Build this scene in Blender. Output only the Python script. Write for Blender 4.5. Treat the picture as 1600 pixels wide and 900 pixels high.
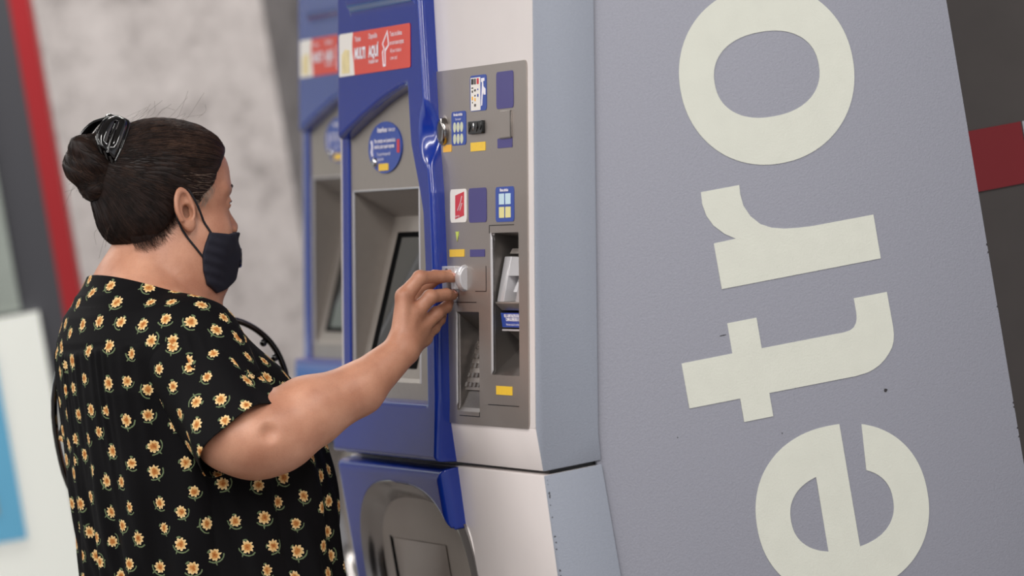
import bpy, bmesh, math, random
import numpy as np
from mathutils import Vector, Matrix, Euler
from mathutils.bvhtree import BVHTree
from mathutils.kdtree import KDTree
from math import sin, cos, radians, pi, sqrt, atan
S = bpy.context.scene
for o in list(bpy.data.objects):
    bpy.data.objects.remove(o, do_unlink=True)
COL = S.collection
random.seed(4); RNG = np.random.default_rng(4)

# ------------------------------------------------------------------ camera
ROLL, PITCH = radians(9.8), radians(3.17)
cam_d = bpy.data.cameras.new('camera'); cam = bpy.data.objects.new('camera', cam_d); COL.objects.link(cam)
cam_d.sensor_width = 36; cam_d.lens = 180
F_ = Vector((0, cos(PITCH), -sin(PITCH))); U0 = Vector((0, sin(PITCH), cos(PITCH))); R0 = Vector((1, 0, 0))
Rc = cos(ROLL) * R0 - sin(ROLL) * U0; Uc = sin(ROLL) * R0 + cos(ROLL) * U0
cam.matrix_world = Matrix(((Rc.x, Uc.x, -F_.x, 0), (Rc.y, Uc.y, -F_.y, 0), (Rc.z, Uc.z, -F_.z, 1.65), (0, 0, 0, 1)))
cam_d.dof.use_dof = True; cam_d.dof.focus_distance = 7.2; cam_d.dof.aperture_fstop = 3.4
cam_d.clip_end = 100
S.camera = cam

# ------------------------------------------------------------------ light, exposure
w = bpy.data.worlds.new('world'); S.world = w; w.use_nodes = True
w.node_tree.nodes['Background'].inputs[0].default_value = (0.93, 0.95, 1.0, 1)
w.node_tree.nodes['Background'].inputs[1].default_value = 0.75
S.view_settings.view_transform = 'Standard'; S.view_settings.look = 'None'
S.view_settings.gamma = 1; S.view_settings.use_curve_mapping = False
S.view_settings.exposure = -0.1
def area_light(name, loc, size, sy, power, rot=(0, 0, 0), col=(1, .98, .95)):
    l = bpy.data.lights.new(name, 'AREA'); l.shape = 'RECTANGLE'; l.size = size; l.size_y = sy; l.energy = power; l.color = col
    o = bpy.data.objects.new(name, l); COL.objects.link(o); o.location = loc; o.rotation_euler = rot
    return o
# rows of fluorescent tubes under the hall ceiling, plus an added pillar fill
area_light('ceiling_and_fill_light', (-2.6, 5.6, 2.95), .22, 5.0, 100)
area_light('ceiling_and_fill_light', (-0.6, 4.4, 2.95), .22, 4.0, 85)
area_light('ceiling_and_fill_light', (1.4, 4.6, 2.95), .22, 4.0, 85)
area_light('ceiling_and_fill_light', (-1.3, 10.1, 2.95), 3.2, .22, 64)  # added fill, put here to brighten the granite pillar
area_light('ceiling_and_fill_light', (-4.2, 9.0, 2.95), .22, 6.0, 90)

# ------------------------------------------------------------------ materials
def lin(c):
    f = lambda v: v / 12.92 if v <= .04045 else ((v + .055) / 1.055) ** 2.4
    return tuple(f(v / 255) for v in c) + (1,)
def mat(name, rgb, rough=.5, metal=0, spec=.5, noise=0, nscale=40, bump=0, bscale=200, coat=0, emit=0, sss=0, detail=4):
    m = bpy.data.materials.new(name); m.use_nodes = True
    nt = m.node_tree; b = nt.nodes['Principled BSDF']; c = lin(rgb)
    b.inputs['Base Color'].default_value = c; b.inputs['Roughness'].default_value = rough
    b.inputs['Metallic'].default_value = metal; b.inputs['Specular IOR Level'].default_value = spec
    b.inputs['Coat Weight'].default_value = coat; b.inputs['Coat Roughness'].default_value = .06
    if sss:
        b.inputs['Subsurface Weight'].default_value = sss; b.inputs['Subsurface Radius'].default_value = (.012, .005, .003); b.inputs['Subsurface Scale'].default_value = .6
    if emit:
        b.inputs['Emission Color'].default_value = c; b.inputs['Emission Strength'].default_value = emit
    if noise or bump:
        tc = nt.nodes.new('ShaderNodeTexCoord')
    if noise:
        n = nt.nodes.new('ShaderNodeTexNoise'); n.inputs['Scale'].default_value = nscale; n.inputs['Detail'].default_value = detail
        nt.links.new(tc.outputs['Object'], n.inputs['Vector'])
        r = nt.nodes.new('ShaderNodeValToRGB'); r.color_ramp.elements[0].position = .3; r.color_ramp.elements[1].position = .7
        r.color_ramp.elements[0].color = tuple(v * (1 - noise) for v in c[:3]) + (1,)
        r.color_ramp.elements[1].color = tuple(min(1, v * (1 + noise)) for v in c[:3]) + (1,)
        nt.links.new(n.outputs['Fac'], r.inputs['Fac']); nt.links.new(r.outputs['Color'], b.inputs['Base Color'])
    if bump:
        n = nt.nodes.new('ShaderNodeTexNoise'); n.inputs['Scale'].default_value = bscale; n.inputs['Detail'].default_value = 2
        nt.links.new(tc.outputs['Object'], n.inputs['Vector'])
        bp = nt.nodes.new('ShaderNodeBump'); bp.inputs['Strength'].default_value = bump; bp.inputs['Distance'].default_value = .002
        nt.links.new(n.outputs['Fac'], bp.inputs['Height']); nt.links.new(bp.outputs['Normal'], b.inputs['Normal'])
    return m
def brushed(name, rgb, rough, metal=.85):
    m = mat(name, rgb, rough, metal)
    nt = m.node_tree; b = nt.nodes['Principled BSDF']
    tc = nt.nodes.new('ShaderNodeTexCoord'); mp = nt.nodes.new('ShaderNodeMapping'); mp.inputs['Scale'].default_value = (900, 900, 12)
    n = nt.nodes.new('ShaderNodeTexNoise'); n.inputs['Scale'].default_value = 1; n.inputs['Detail'].default_value = 3
    nt.links.new(tc.outputs['Object'], mp.inputs['Vector']); nt.links.new(mp.outputs['Vector'], n.inputs['Vector'])
    mr = nt.nodes.new('ShaderNodeMapRange'); mr.inputs['To Min'].default_value = rough - .07; mr.inputs['To Max'].default_value = rough + .09
    nt.links.new(n.outputs['Fac'], mr.inputs['Value']); nt.links.new(mr.outputs['Result'], b.inputs['Roughness'])
    return m
M = {}
M['side_grey'] = mat('side_grey', (143, 144, 155), .55, noise=.035, nscale=260, bump=.25, bscale=420)
M['strip_grey'] = mat('strip_grey', (138, 143, 155), .5, noise=.025, nscale=260, bump=.2, bscale=420)
M['letter'] = mat('letter', (212, 213, 202), .6, noise=.02, nscale=30, bump=.15, bscale=420)
M['white'] = mat('white', (226, 218, 216), .3, coat=.25, noise=.015, nscale=12)
M['blue'] = mat('blue', (10, 46, 144), .2, coat=.35, noise=.04, nscale=6)
M['blue_rim'] = mat('blue_rim', (22, 52, 150), .25, coat=.5)
M['steel'] = brushed('steel', (173, 164, 158), .37, .75)
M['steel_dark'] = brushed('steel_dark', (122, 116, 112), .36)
M['screen_grey'] = mat('screen_grey', (150, 142, 135), .42, metal=.35, noise=.02, nscale=80)
M['chrome'] = mat('chrome', (205, 205, 208), .12, 1)
M['tray_chrome'] = mat('tray_chrome', (150, 146, 144), .16, 1)
M['rubber'] = mat('rubber', (8, 8, 9), .95, spec=.05)
M['tray_floor'] = brushed('tray_floor', (172, 161, 151), .32, .7)
M['silver'] = mat('silver', (205, 203, 206), .3, metal=.35)
M['black'] = mat('black', (9, 9, 10), .4)
M['glass_dark'] = mat('glass_dark', (62, 66, 66), .08, coat=.5)
M['red'] = mat('red', (216, 66, 50), .4)
M['wcard'] = mat('wcard', (238, 232, 226), .4)
M['cream'] = mat('cream', (232, 214, 160), .4, noise=.1, nscale=60)
M['print_white'] = mat('print_white', (238, 232, 240), .5)
M['pictored'] = mat('pictored', (206, 44, 58), .4)
M['yellow'] = mat('yellow', (240, 196, 52), .45, noise=.04, nscale=300)
M['amber'] = mat('amber', (242, 180, 48), .45, noise=.04, nscale=300)
M['violet'] = mat('violet', (66, 60, 124), .4)
M['plate_blue'] = mat('plate_blue', (44, 74, 160), .35)
M['coin'] = mat('coin', (212, 214, 186), .35)
M['note_paper'] = mat('note_paper', (196, 220, 232), .5)
M['note_yellow'] = mat('note_yellow', (226, 216, 150), .5)
M['led'] = mat('led', (200, 214, 90), .4)
M['scratch'] = mat('scratch', (50, 46, 50), .7)

# ------------------------------------------------------------------ helpers
def link(name, me, m, parent=None):
    o = bpy.data.objects.new(name, me); COL.objects.link(o)
    if m is not None and len(me.materials) == 0: me.materials.append(m)
    if parent is not None: o.parent = parent
    return o
def smooth(me, ang=None):
    me.polygons.foreach_set('use_smooth', [True] * len(me.polygons))
    if ang: me.set_sharp_from_angle(angle=radians(ang))
def mesh(name, v, f, m, parent=None, sm=False, ang=None):
    me = bpy.data.meshes.new(name); me.from_pydata([tuple(p) for p in v], [], [tuple(q) for q in f]); me.validate(); me.update()
    if sm: smooth(me, ang)
    return link(name, me, m, parent)
def recalc(o):
    bm = bmesh.new(); bm.from_mesh(o.data); bmesh.ops.recalc_face_normals(bm, faces=bm.faces); bm.to_mesh(o.data); bm.free()
    return o
def bevel(o, wd, seg=2, ang=30):
    bm = bmesh.new(); bm.from_mesh(o.data); bmesh.ops.recalc_face_normals(bm, faces=bm.faces)
    es = [e for e in bm.edges if len(e.link_faces) == 2 and e.calc_face_angle() > radians(ang)]
    bmesh.ops.bevel(bm, geom=es, offset=wd, segments=seg, affect='EDGES', profile=.5, clamp_overlap=True)
    bm.to_mesh(o.data); bm.free(); smooth(o.data, 40)
    return o
def tag(o, label, cat, group=None):
    o['label'] = label; o['category'] = cat
    if group: o['group'] = group
    return o
def empty(name, loc, rz=0):
    o = bpy.data.objects.new(name, None); COL.objects.link(o); o.location = loc; o.rotation_euler = (0, 0, rz); o.empty_display_size = .1
    return o
def struct(o):
    o['kind'] = 'structure'; return o
def box(name, lo, hi, m, parent=None, bv=0):
    x0, y0, z0 = lo; x1, y1, z1 = hi
    v = [(x0, y0, z0), (x1, y0, z0), (x1, y1, z0), (x0, y1, z0), (x0, y0, z1), (x1, y0, z1), (x1, y1, z1), (x0, y1, z1)]
    f = [(0, 3, 2, 1), (4, 5, 6, 7), (0, 1, 5, 4), (1, 2, 6, 5), (2, 3, 7, 6), (3, 0, 4, 7)]
    o = mesh(name, v, f, m, parent)
    return bevel(o, bv) if bv else o
def prism(name, poly, fn, a, b, m, parent=None, bv=0):
    """closed polygon swept between parameter a and b through fn(p, t)"""
    n = len(poly)
    v = [fn(p, a) for p in poly] + [fn(p, b) for p in poly]
    f = [tuple(range(n)), tuple(range(2 * n - 1, n - 1, -1))] + [(i, i + n, (i + 1) % n + n, (i + 1) % n) for i in range(n)]
    o = recalc(mesh(name, v, f, m, parent))
    return bevel(o, bv) if bv else o
def curve_mesh(cu):
    o = bpy.data.objects.new('tmp', cu); COL.objects.link(o)
    dg = bpy.context.evaluated_depsgraph_get(); dg.update()
    me = bpy.data.meshes.new_from_object(o.evaluated_get(dg)); bpy.data.objects.remove(o); return me
def flat(name, loops, thick, fn, m, parent=None, bvl=0):
    """filled outline (first loop) with holes, thickness thick, mapped by fn(x, y, h)"""
    cu = bpy.data.curves.new(name, 'CURVE'); cu.dimensions = '2D'; cu.fill_mode = 'BOTH'; cu.extrude = thick / 2
    if bvl: cu.bevel_depth = bvl; cu.bevel_resolution = 1; cu.offset = -bvl
    for lp in loops:
        sp = cu.splines.new('POLY'); sp.points.add(len(lp) - 1); sp.use_cyclic_u = True
        for p, q in zip(sp.points, lp): p.co = (q[0], q[1], 0, 1)
    me = curve_mesh(cu); me.name = name; me.materials.clear()
    for v in me.vertices: v.co = fn(v.co.x, v.co.y, v.co.z + thick / 2)
    o = link(name, me, m, parent); return recalc(o)
def text(name, body, size, x, y, fn, m, parent, wx=1.0, bold=0, h=.0008, align='LEFT', ls=1.0):
    cu = bpy.data.curves.new(name, 'FONT'); cu.body = body; cu.size = size; cu.fill_mode = 'FRONT'; cu.extrude = 0
    cu.offset = bold; cu.align_x = align; cu.resolution_u = 3; cu.space_line = ls
    me = curve_mesh(cu); me.name = name; me.materials.clear()
    for v in me.vertices: v.co = fn(x + v.co.x * wx, y + v.co.y, h)
    return link(name, me, m, parent)
def rrect(x0, y0, x1, y1, r, seg=4):
    p = []
    for cx, cy, a in ((x1 - r, y1 - r, 0), (x0 + r, y1 - r, 90), (x0 + r, y0 + r, 180), (x1 - r, y0 + r, 270)):
        for k in range(seg + 1):
            t = radians(a + 90 * k / seg); p.append((cx + r * cos(t), cy + r * sin(t)))
    return p
def sellipse(cx, cy, a, b, ex=2.0, n=64, t0=0, t1=360):
    p = []
    for k in range(n):
        t = radians(t0 + (t1 - t0) * k / n); c, s = cos(t), sin(t)
        p.append((cx + a * abs(c) ** (2 / ex) * (1 if c >= 0 else -1), cy + b * abs(s) ** (2 / ex) * (1 if s >= 0 else -1)))
    return p
def tube(name, pts, rad, m, parent=None, seg=8, closed=False):
    n = len(pts); rad = rad if hasattr(rad, '__len__') else [rad] * n
    P = [Vector(p) for p in pts]; v = []; f = []; up = None
    for i in range(n):
        t = (P[(i + 1) % n if closed else min(i + 1, n - 1)] - P[(i - 1) % n if closed else max(i - 1, 0)]).normalized()
        if up is None: up = t.orthogonal()
        up = (up - t * up.dot(t)).normalized(); s = t.cross(up)
        for k in range(seg):
            a = 2 * pi * k / seg; v.append(P[i] + (up * cos(a) + s * sin(a)) * rad[i])
    for i in range(n if closed else n - 1):
        j = (i + 1) % n
        for k in range(seg):
            f.append((i * seg + k, i * seg + (k + 1) % seg, j * seg + (k + 1) % seg, j * seg + k))
    if not closed: f.append(tuple(range(seg - 1, -1, -1))); f.append(tuple((n - 1) * seg + k for k in range(seg)))
    return mesh(name, v, f, m, parent, sm=True, ang=60)
def spline(pts, n):
    """Catmull-Rom through pts"""
    P = [np.array(p, float) for p in pts]; P = [2 * P[0] - P[1]] + P + [2 * P[-1] - P[-2]]; out = []
    for k in range(n):
        t = k / (n - 1) * (len(P) - 3); i = min(int(t), len(P) - 4); t -= i
        a, b, c, d = P[i:i + 4]
        out.append(.5 * (2 * b + (c - a) * t + (2 * a - 5 * b + 4 * c - d) * t * t + (3 * b - a - 3 * c + d) * t ** 3))
    return out
def copy_tree(o, parent=None):
    c = o.copy(); COL.objects.link(c); c.parent = parent
    for ch in list(o.children): copy_tree(ch, c)
    return c

# ---- implicit surfaces: evaluate near the surface only, then dual (surface net) meshing
def smin(a, b, k):
    h = np.clip(.5 + .5 * (b - a) / k, 0, 1); return b + (a - b) * h - k * h * (1 - h)
def smax(a, b, k): return -smin(-a, -b, k)
def sd_ell(P, c, r):
    q = (P - np.array(c, np.float32)); r = np.array(r, np.float32)
    k0 = np.sqrt(((q / r) ** 2).sum(1)) + 1e-9; k1 = np.sqrt(((q / r ** 2) ** 2).sum(1)) + 1e-9
    return k0 * (k0 - 1) / k1
def sd_cone(P, a, b, ra, rb):
    a = np.array(a, np.float32); b = np.array(b, np.float32); ba = b - a; q = P - a
    l2 = float(ba @ ba); rr = ra - rb; a2 = l2 - rr * rr; il2 = 1 / l2
    y = q @ ba; z = y - l2
    x2 = ((q * l2 - np.outer(y, ba)) ** 2).sum(1)
    y2 = y * y * l2; z2 = z * z * l2; k = np.sign(rr) * rr * rr * x2
    d = (np.sqrt(np.maximum(x2 * a2 * il2, 0)) + y * rr) * il2 - ra
    m1 = np.sign(z) * a2 * z2 > k; d1 = np.sqrt(x2 + z2) * il2 - rb
    m2 = np.sign(y) * a2 * y2 < k; d2 = np.sqrt(x2 + y2) * il2 - ra
    return np.where(m1, d1, np.where(m2, d2, d)).astype(np.float32)
def sd_poly(X, Y, poly):
    """signed distance to a 2D polygon"""
    d = np.full(X.shape, 1e9, np.float32); s = np.ones(X.shape, np.float32); n = len(poly)
    for i in range(n):
        ax, ay = poly[i]; bx, by = poly[i - 1]; ex, ey = bx - ax, by - ay; wx, wy = X - ax, Y - ay
        t = np.clip((wx * ex + wy * ey) / (ex * ex + ey * ey), 0, 1)
        d = np.minimum(d, (wx - ex * t) ** 2 + (wy - ey * t) ** 2)
        c1 = Y >= ay; c2 = Y < by; c3 = ex * wy > ey * wx
        s = np.where((c1 & c2 & c3) | (~c1 & ~c2 & ~c3), -s, s)
    return s * np.sqrt(d)
def evalf(f, P, ch=400000):
    return np.concatenate([f(P[i:i + ch]) for i in range(0, len(P), ch)]) if len(P) else np.zeros(0, np.float32)
def sdf_mesh(f, lo, hi, st, co=4, proj=1):
    lo = np.array(lo, np.float32); nc = np.ceil((np.array(hi) - lo) / (st * co)).astype(int); nf = nc * co + 1
    ax = [lo[k] + (np.arange(nc[k]) + .5) * st * co for k in range(3)]
    G = np.stack(np.meshgrid(*ax, indexing='ij'), -1).reshape(-1, 3).astype(np.float32)
    D = evalf(f, G).reshape(nc)
    pad = np.pad(D, ((0, 1),) * 3, mode='edge')
    V = pad.repeat(co, 0).repeat(co, 1).repeat(co, 2)[:nf[0], :nf[1], :nf[2]].astype(np.float32)
    act = np.abs(pad) < st * co * .87 + st * 3.5
    ci = np.argwhere(act)
    off = np.stack(np.meshgrid(*[np.arange(co)] * 3, indexing='ij'), -1).reshape(-1, 3)
    idx = (ci[:, None, :] * co + off[None]).reshape(-1, 3)
    idx = idx[(idx < nf).all(1)]
    V[idx[:, 0], idx[:, 1], idx[:, 2]] = evalf(f, lo + idx.astype(np.float32) * np.float32(st))
    s = V < 0
    c8 = np.stack([s[dx:nf[0] - 1 + dx, dy:nf[1] - 1 + dy, dz:nf[2] - 1 + dz] for dx in (0, 1) for dy in (0, 1) for dz in (0, 1)], 0)
    cnt = c8.sum(0, dtype=np.int8); cells = np.argwhere((cnt > 0) & (cnt < 8)); del c8
    cid = np.full(tuple(nf - 1), -1, np.int32); cid[cells[:, 0], cells[:, 1], cells[:, 2]] = np.arange(len(cells))
    acc = np.zeros((len(cells), 3), np.float32); w_ = np.zeros(len(cells), np.float32)
    for a in range(3):
        for p in (0, 1):
            for q in (0, 1):
                o0 = [0, 0, 0]; b, c = [k for k in range(3) if k != a]; o0[b] = p; o0[c] = q; o1 = list(o0); o1[a] = 1
                i0 = cells + o0; i1 = cells + o1
                v0 = V[i0[:, 0], i0[:, 1], i0[:, 2]]; v1 = V[i1[:, 0], i1[:, 1], i1[:, 2]]
                x = (v0 < 0) != (v1 < 0); t = np.where(x, v0 / np.where(x, v0 - v1, 1), 0)
                pt = np.array(o0, np.float32)[None].repeat(len(cells), 0); pt[:, a] = t
                acc += pt * x[:, None]; w_ += x
    vert = lo + (cells + acc / w_[:, None]) * st
    for _ in range(proj):
        d0 = evalf(f, vert.astype(np.float32)); e = st * .25; g = np.zeros_like(vert)
        for k in range(3):
            dv = np.zeros(3); dv[k] = e; g[:, k] = (evalf(f, (vert + dv).astype(np.float32)) - evalf(f, (vert - dv).astype(np.float32))) / (2 * e)
        stp = np.clip(d0 / np.maximum((g * g).sum(1), .25), -st * .6, st * .6); vert = vert - g * stp[:, None]
    quads = []
    for a in range(3):
        b, c = (a + 1) % 3, (a + 2) % 3
        s0 = np.take(s, range(nf[a] - 1), a); s1 = np.take(s, range(1, nf[a]), a)
        e = np.argwhere(s0 != s1)
        e = e[(e[:, b] > 0) & (e[:, c] > 0) & (e[:, b] < nf[b] - 1) & (e[:, c] < nf[c] - 1)]
        fl = s0[e[:, 0], e[:, 1], e[:, 2]]
        q = []
        for db, dc in ((-1, -1), (0, -1), (0, 0), (-1, 0)):
            t = e.copy(); t[:, b] += db; t[:, c] += dc; q.append(cid[t[:, 0], t[:, 1], t[:, 2]])
        q = np.stack(q, 1); q[~fl] = q[~fl][:, ::-1]; quads.append(q)
    q = np.concatenate(quads); q = q[(q >= 0).all(1)]
    return vert, q
def sdf_obj(name, f, lo, hi, st, m, parent=None, xf=None, co=4, proj=1):
    v, q = sdf_mesh(f, lo, hi, st, co, proj)
    if xf is not None: v = xf(v)
    me = bpy.data.meshes.new(name)
    me.vertices.add(len(v)); me.vertices.foreach_set('co', np.ascontiguousarray(v, np.float32).ravel())
    me.loops.add(len(q) * 4); me.loops.foreach_set('vertex_index', np.ascontiguousarray(q, np.int32).ravel())
    me.polygons.add(len(q)); me.polygons.foreach_set('loop_start', np.arange(0, len(q) * 4, 4, dtype=np.int32))
    me.update(calc_edges=True); me.validate(); smooth(me)
    return link(name, me, m, parent)

# ================================================================== SETTING
M['floor'] = mat('floor_stone', (120, 114, 110), .35, noise=.12, nscale=25)
M['ceiling'] = mat('ceiling_paint', (200, 198, 194), .8)
def granite():
    m = mat('granite', (190, 181, 178), .55)
    nt = m.node_tree; b = nt.nodes['Principled BSDF']; tc = nt.nodes.new('ShaderNodeTexCoord')
    cols = []
    n1 = nt.nodes.new('ShaderNodeTexNoise'); n1.inputs['Scale'].default_value = 9; n1.inputs['Detail'].default_value = 6; n1.inputs['Roughness'].default_value = .65
    n2 = nt.nodes.new('ShaderNodeTexNoise'); n2.inputs['Scale'].default_value = 45; n2.inputs['Detail'].default_value = 5; n2.inputs['Roughness'].default_value = .75
    for n in (n1, n2): nt.links.new(tc.outputs['Object'], n.inputs['Vector'])
    mx = nt.nodes.new('ShaderNodeMath'); mx.operation = 'MULTIPLY_ADD'; mx.inputs[1].default_value = .6
    nt.links.new(n1.outputs['Fac'], mx.inputs[0]); m2 = nt.nodes.new('ShaderNodeMath'); m2.operation = 'MULTIPLY'; m2.inputs[1].default_value = .4
    nt.links.new(n2.outputs['Fac'], m2.inputs[0]); nt.links.new(m2.outputs[0], mx.inputs[2])
    r = nt.nodes.new('ShaderNodeValToRGB'); e = r.color_ramp.elements
    e[0].position = .36; e[0].color = lin((140, 132, 130)); e[1].position = .64; e[1].color = lin((228, 220, 217))
    k = e.new(.47); k.color = lin((202, 194, 191))
    nt.links.new(mx.outputs[0], r.inputs['Fac']); nt.links.new(r.outputs['Color'], b.inputs['Base Color'])
    return m
M['granite'] = granite()
M['wall_dark'] = mat('wall_dark', (72, 66, 64), .6, noise=.06, nscale=15)
M['band_red'] = mat('band_red', (124, 12, 24), .5)
M['band_light'] = mat('band_light', (170, 172, 178), .5)
struct(box('floor', (-8, -3, -.1), (6, 16, 0), M['floor']))
struct(box('ceiling', (-8, -3, 3.0), (6, 16, 3.1), M['ceiling']))
struct(box('wall_back', (-8, 15.0, 0), (6, 15.2, 3.0), M['granite']))
# granite pillar behind the woman
colm = box('pillar', (-1.6, 0, 0), (0, 1.1, 3.0), M['granite'])
colm.location = (-.443, 11.45, 0); colm.rotation_euler = (0, 0, radians(-9)); struct(colm)
colm.name = 'trim_1'
# dark wall with a red band, right behind the machine
U_ = Vector((cos(radians(72.2)), -sin(radians(72.2)), 0))
OB = Vector((0, 6.94858, 0)); RZ = -radians(72.2)
wr = empty('wall_right', OB, RZ); struct(wr)
box('wall_panel', (-.42, .62, 0), (-.30, 2.6, 3.0), M['wall_dark'], wr)
box('red_band', (-.30, .62, 1.258), (-.297, .912, 1.348), M['band_red'], wr)
box('light_band', (-.30, .914, 1.258), (-.297, 2.6, 1.348), M['band_light'], wr)

# information board on the left, far behind the woman
M['board_dark'] = mat('board_dark', (74, 74, 80), .5)
M['board_red'] = mat('board_red', (176, 20, 30), .45)
M['board_white'] = mat('board_white', (246, 248, 240), .5, emit=.17)  # weak emission raises the poster white
M['board_glass'] = mat('board_glass', (168, 176, 168), .3, noise=.25, nscale=3)
M['board_blue'] = mat('board_blue', (110, 192, 232), .5, emit=0)
M['board_print'] = mat('board_print', (170, 176, 170), .5, noise=.2, nscale=80)
bd = tag(empty('information_board', (-1.3, 10.4, 0)), 'white information board in dark grey frame with red side edge, left background', 'board')
box('frame', (-.35, -.01, .0), (.395, .07, 2.3), M['board_dark'], bd)
box('red_edge', (.395, -.012, 0), (.435, .08, 2.3), M['board_red'], bd)
box('poster_panel', (-.32, -.03, .25), (.345, -.0102, 1.192), M['board_white'], bd)
box('glass_panel', (-.32, -.02, 1.2), (.31, -.0102, 2.2), M['board_glass'], bd)
bx = box('blue_poster', (-.30, -.034, .742), (.243, -.0302, 1.14), M['board_blue'], bd)
box('poster_print', (-.26, -.036, .80), (.195, -.0342, .93), M['board_print'], bd)

# ================================================================== TICKET MACHINE
TT = .1736; TH = atan(TT); ZB = 1.0704; CT, ST = cos(TH), sin(TH)
def fp(u, s, h=0):            # upper tilted front: across, up the slope, out of the face
    return Vector((u, s * ST - h * CT, ZB + s * CT + h * ST))
def vp(u, z, h=0): return Vector((u, -.004 - h, z))      # lower upright front
def sp(y, z, h=0): return Vector((-.004 + h, -y, z))     # right side; outlines hold y negative towards the back
def brow(u): return np.interp(u, [-1, -.8617, -.7713, -.6695, -.62, -.5705, -.5381, -.49, -.44, -.3], [.392, .4245, .4459, .4674, .4758, .4827, .4862, .4881, .4890, .489])
mc = empty('ticket_machine', OB, RZ)
tag(mc, 'blue and white ticket machine in use, grey side panel with huge pale letters', 'ticket machine', 'ticket machines in a row')
# grey cabinet side with letters
def prof_x(p, t): return Vector((t, p[0], p[1]))
body = box('cabinet', (-.945, .12, 0), (-.012, .7025, 2.05), M['strip_grey'], mc)
side = prism('side_panel', [(.078, 0), (.7025, 0), (.7025, 2.05), (.247, 2.05), (.185, 1.69), (.0785, 1.07), (.0785, .9)], prof_x, -.012, -.004, M['side_grey'], mc, .0015)
def letter(nm, loops):
    o = flat(nm, loops, .0008, lambda x, y, h: sp(x, y, h), M['letter'], side); return o
letter('letter_o', [sellipse(-.4189, 1.4888, .1294, .1241, 2.09, 96), sellipse(-.4187, 1.4895, .0783, .0590, 2.25, 72)])
rR = [(-.2940, 1.3458), (-.3510, 1.3458), (-.3501, 1.3332), (-.3518, 1.3170), (-.3595, 1.3007), (-.3720, 1.2875), (-.3876, 1.2795), (-.4061, 1.2750), (-.4270, 1.2725), (-.4485, 1.2712), (-.54, 1.2710), (-.54, 1.2090), (-.30, 1.2090), (-.30, 1.2730), (-.3329, 1.2739), (-.3180, 1.2831), (-.3036, 1.2976), (-.2958, 1.3129), (-.2929, 1.3294)]
def rounded(pts, keep):   # subdivide the curved runs
    return [tuple(p[:2]) for p in pts]
letter('letter_r', [rR])
tT = [(-.224, 1.1190), (-.2997, 1.1190), (-.2997, 1.1612), (-.3433, 1.1612), (-.3433, 1.1182), (-.4680, 1.1176), (-.4770, 1.1187), (-.4836, 1.1220), (-.4875, 1.1270), (-.4897, 1.1335), (-.4905, 1.1416), (-.4905, 1.1615), (-.5406, 1.1615), (-.5411, 1.1107), (-.5403, 1.1010), (-.5382, 1.0920), (-.5342, 1.0838), (-.5284, 1.0767), (-.5206, 1.0692), (-.5115, 1.0632), (-.5020, 1.0590), (-.4925, 1.0562), (-.4735, 1.0545), (-.3433, 1.0552), (-.3433, 1.0226), (-.2997, 1.0226), (-.2997, 1.0556), (-.224, 1.0560)]
letter('letter_t', [tT])
# e: outer ring broken by a slot, cross bar, half bowl
EC = (-.4217, .8755); EA, EB = .129, .1186; IA, IB = .0775, .0555
def on_out(y): return EC[1] + EB * (1 - abs((y - EC[0]) / EA) ** 2.18) ** (1 / 2.18)
def on_in(y, sg): return .8751 + sg * IB * max(0, 1 - abs((y + .4207) / IA) ** 2.3) ** (1 / 2.3)
out = sellipse(EC[0], EC[1], EA, EB, 2.18, 160)
full = [p for p in out if not (p[1] > EC[1] and -.4706 < p[0] < -.4378)]
k0 = max(range(len(full)), key=lambda i: full[i][0] if full[i][1] > EC[1] and full[i][0] < -.4706 else -9)
full = full[k0:] + full[:k0]          # starts left of slot, goes round
inn = [p for p in sellipse(-.4207, .8751, IA, IB, 2.3, 120)]
arc = sorted([p for p in inn if p[0] < -.4378 and p[1] <= .8751], key=lambda p: -p[0]) + sorted([p for p in inn if p[0] < -.466 and p[1] > .8751], key=lambda p: p[0])
loopE = [(-.4706, on_out(-.4706))] + full + [(-.4378, on_out(-.4378)), (-.4378, on_in(-.4378, -1))] + arc + [(-.466, on_in(-.466, 1))]
half = [(-.3906, on_in(-.3906, 1)), (-.3906, on_in(-.3906, -1))] + sorted([p for p in inn if p[0] > -.3906 and p[1] <= .8751], key=lambda p: p[0]) + sorted([p for p in inn if p[0] > -.3906 and p[1] > .8751], key=lambda p: -p[0])
letter('letter_e', [loopE, half])
# scuffs: chipped paint marks on the side
rs = random.Random(8)
def chips(nm, spots, par):
    bm = bmesh.new()
    for (y, z, r, e) in spots:
        n = 7; vs = [bm.verts.new(sp(y + r * e * cos(2 * pi * k / n) * rs.uniform(.6, 1.2), z + r * sin(2 * pi * k / n) * rs.uniform(.6, 1.2), .0004)) for k in range(n)]
        bm.faces.new(vs)
    me = bpy.data.meshes.new(nm); bm.to_mesh(me); bm.free(); o = link(nm, me, M['scratch'], par); o['kind'] = 'stuff'; return o
chips('paint_chips', [(-.5145, 1.027, .0032, 1), (-.352, .997, .001, 1), (-.29, 1.146, .0008, 8), (-.42, 1.06, .0008, 1), (-.20, 1.02, .0009, 1)] + [(-.7012, rs.uniform(.9, 1.2), .0016, .7) for k in range(7)], side)

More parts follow.
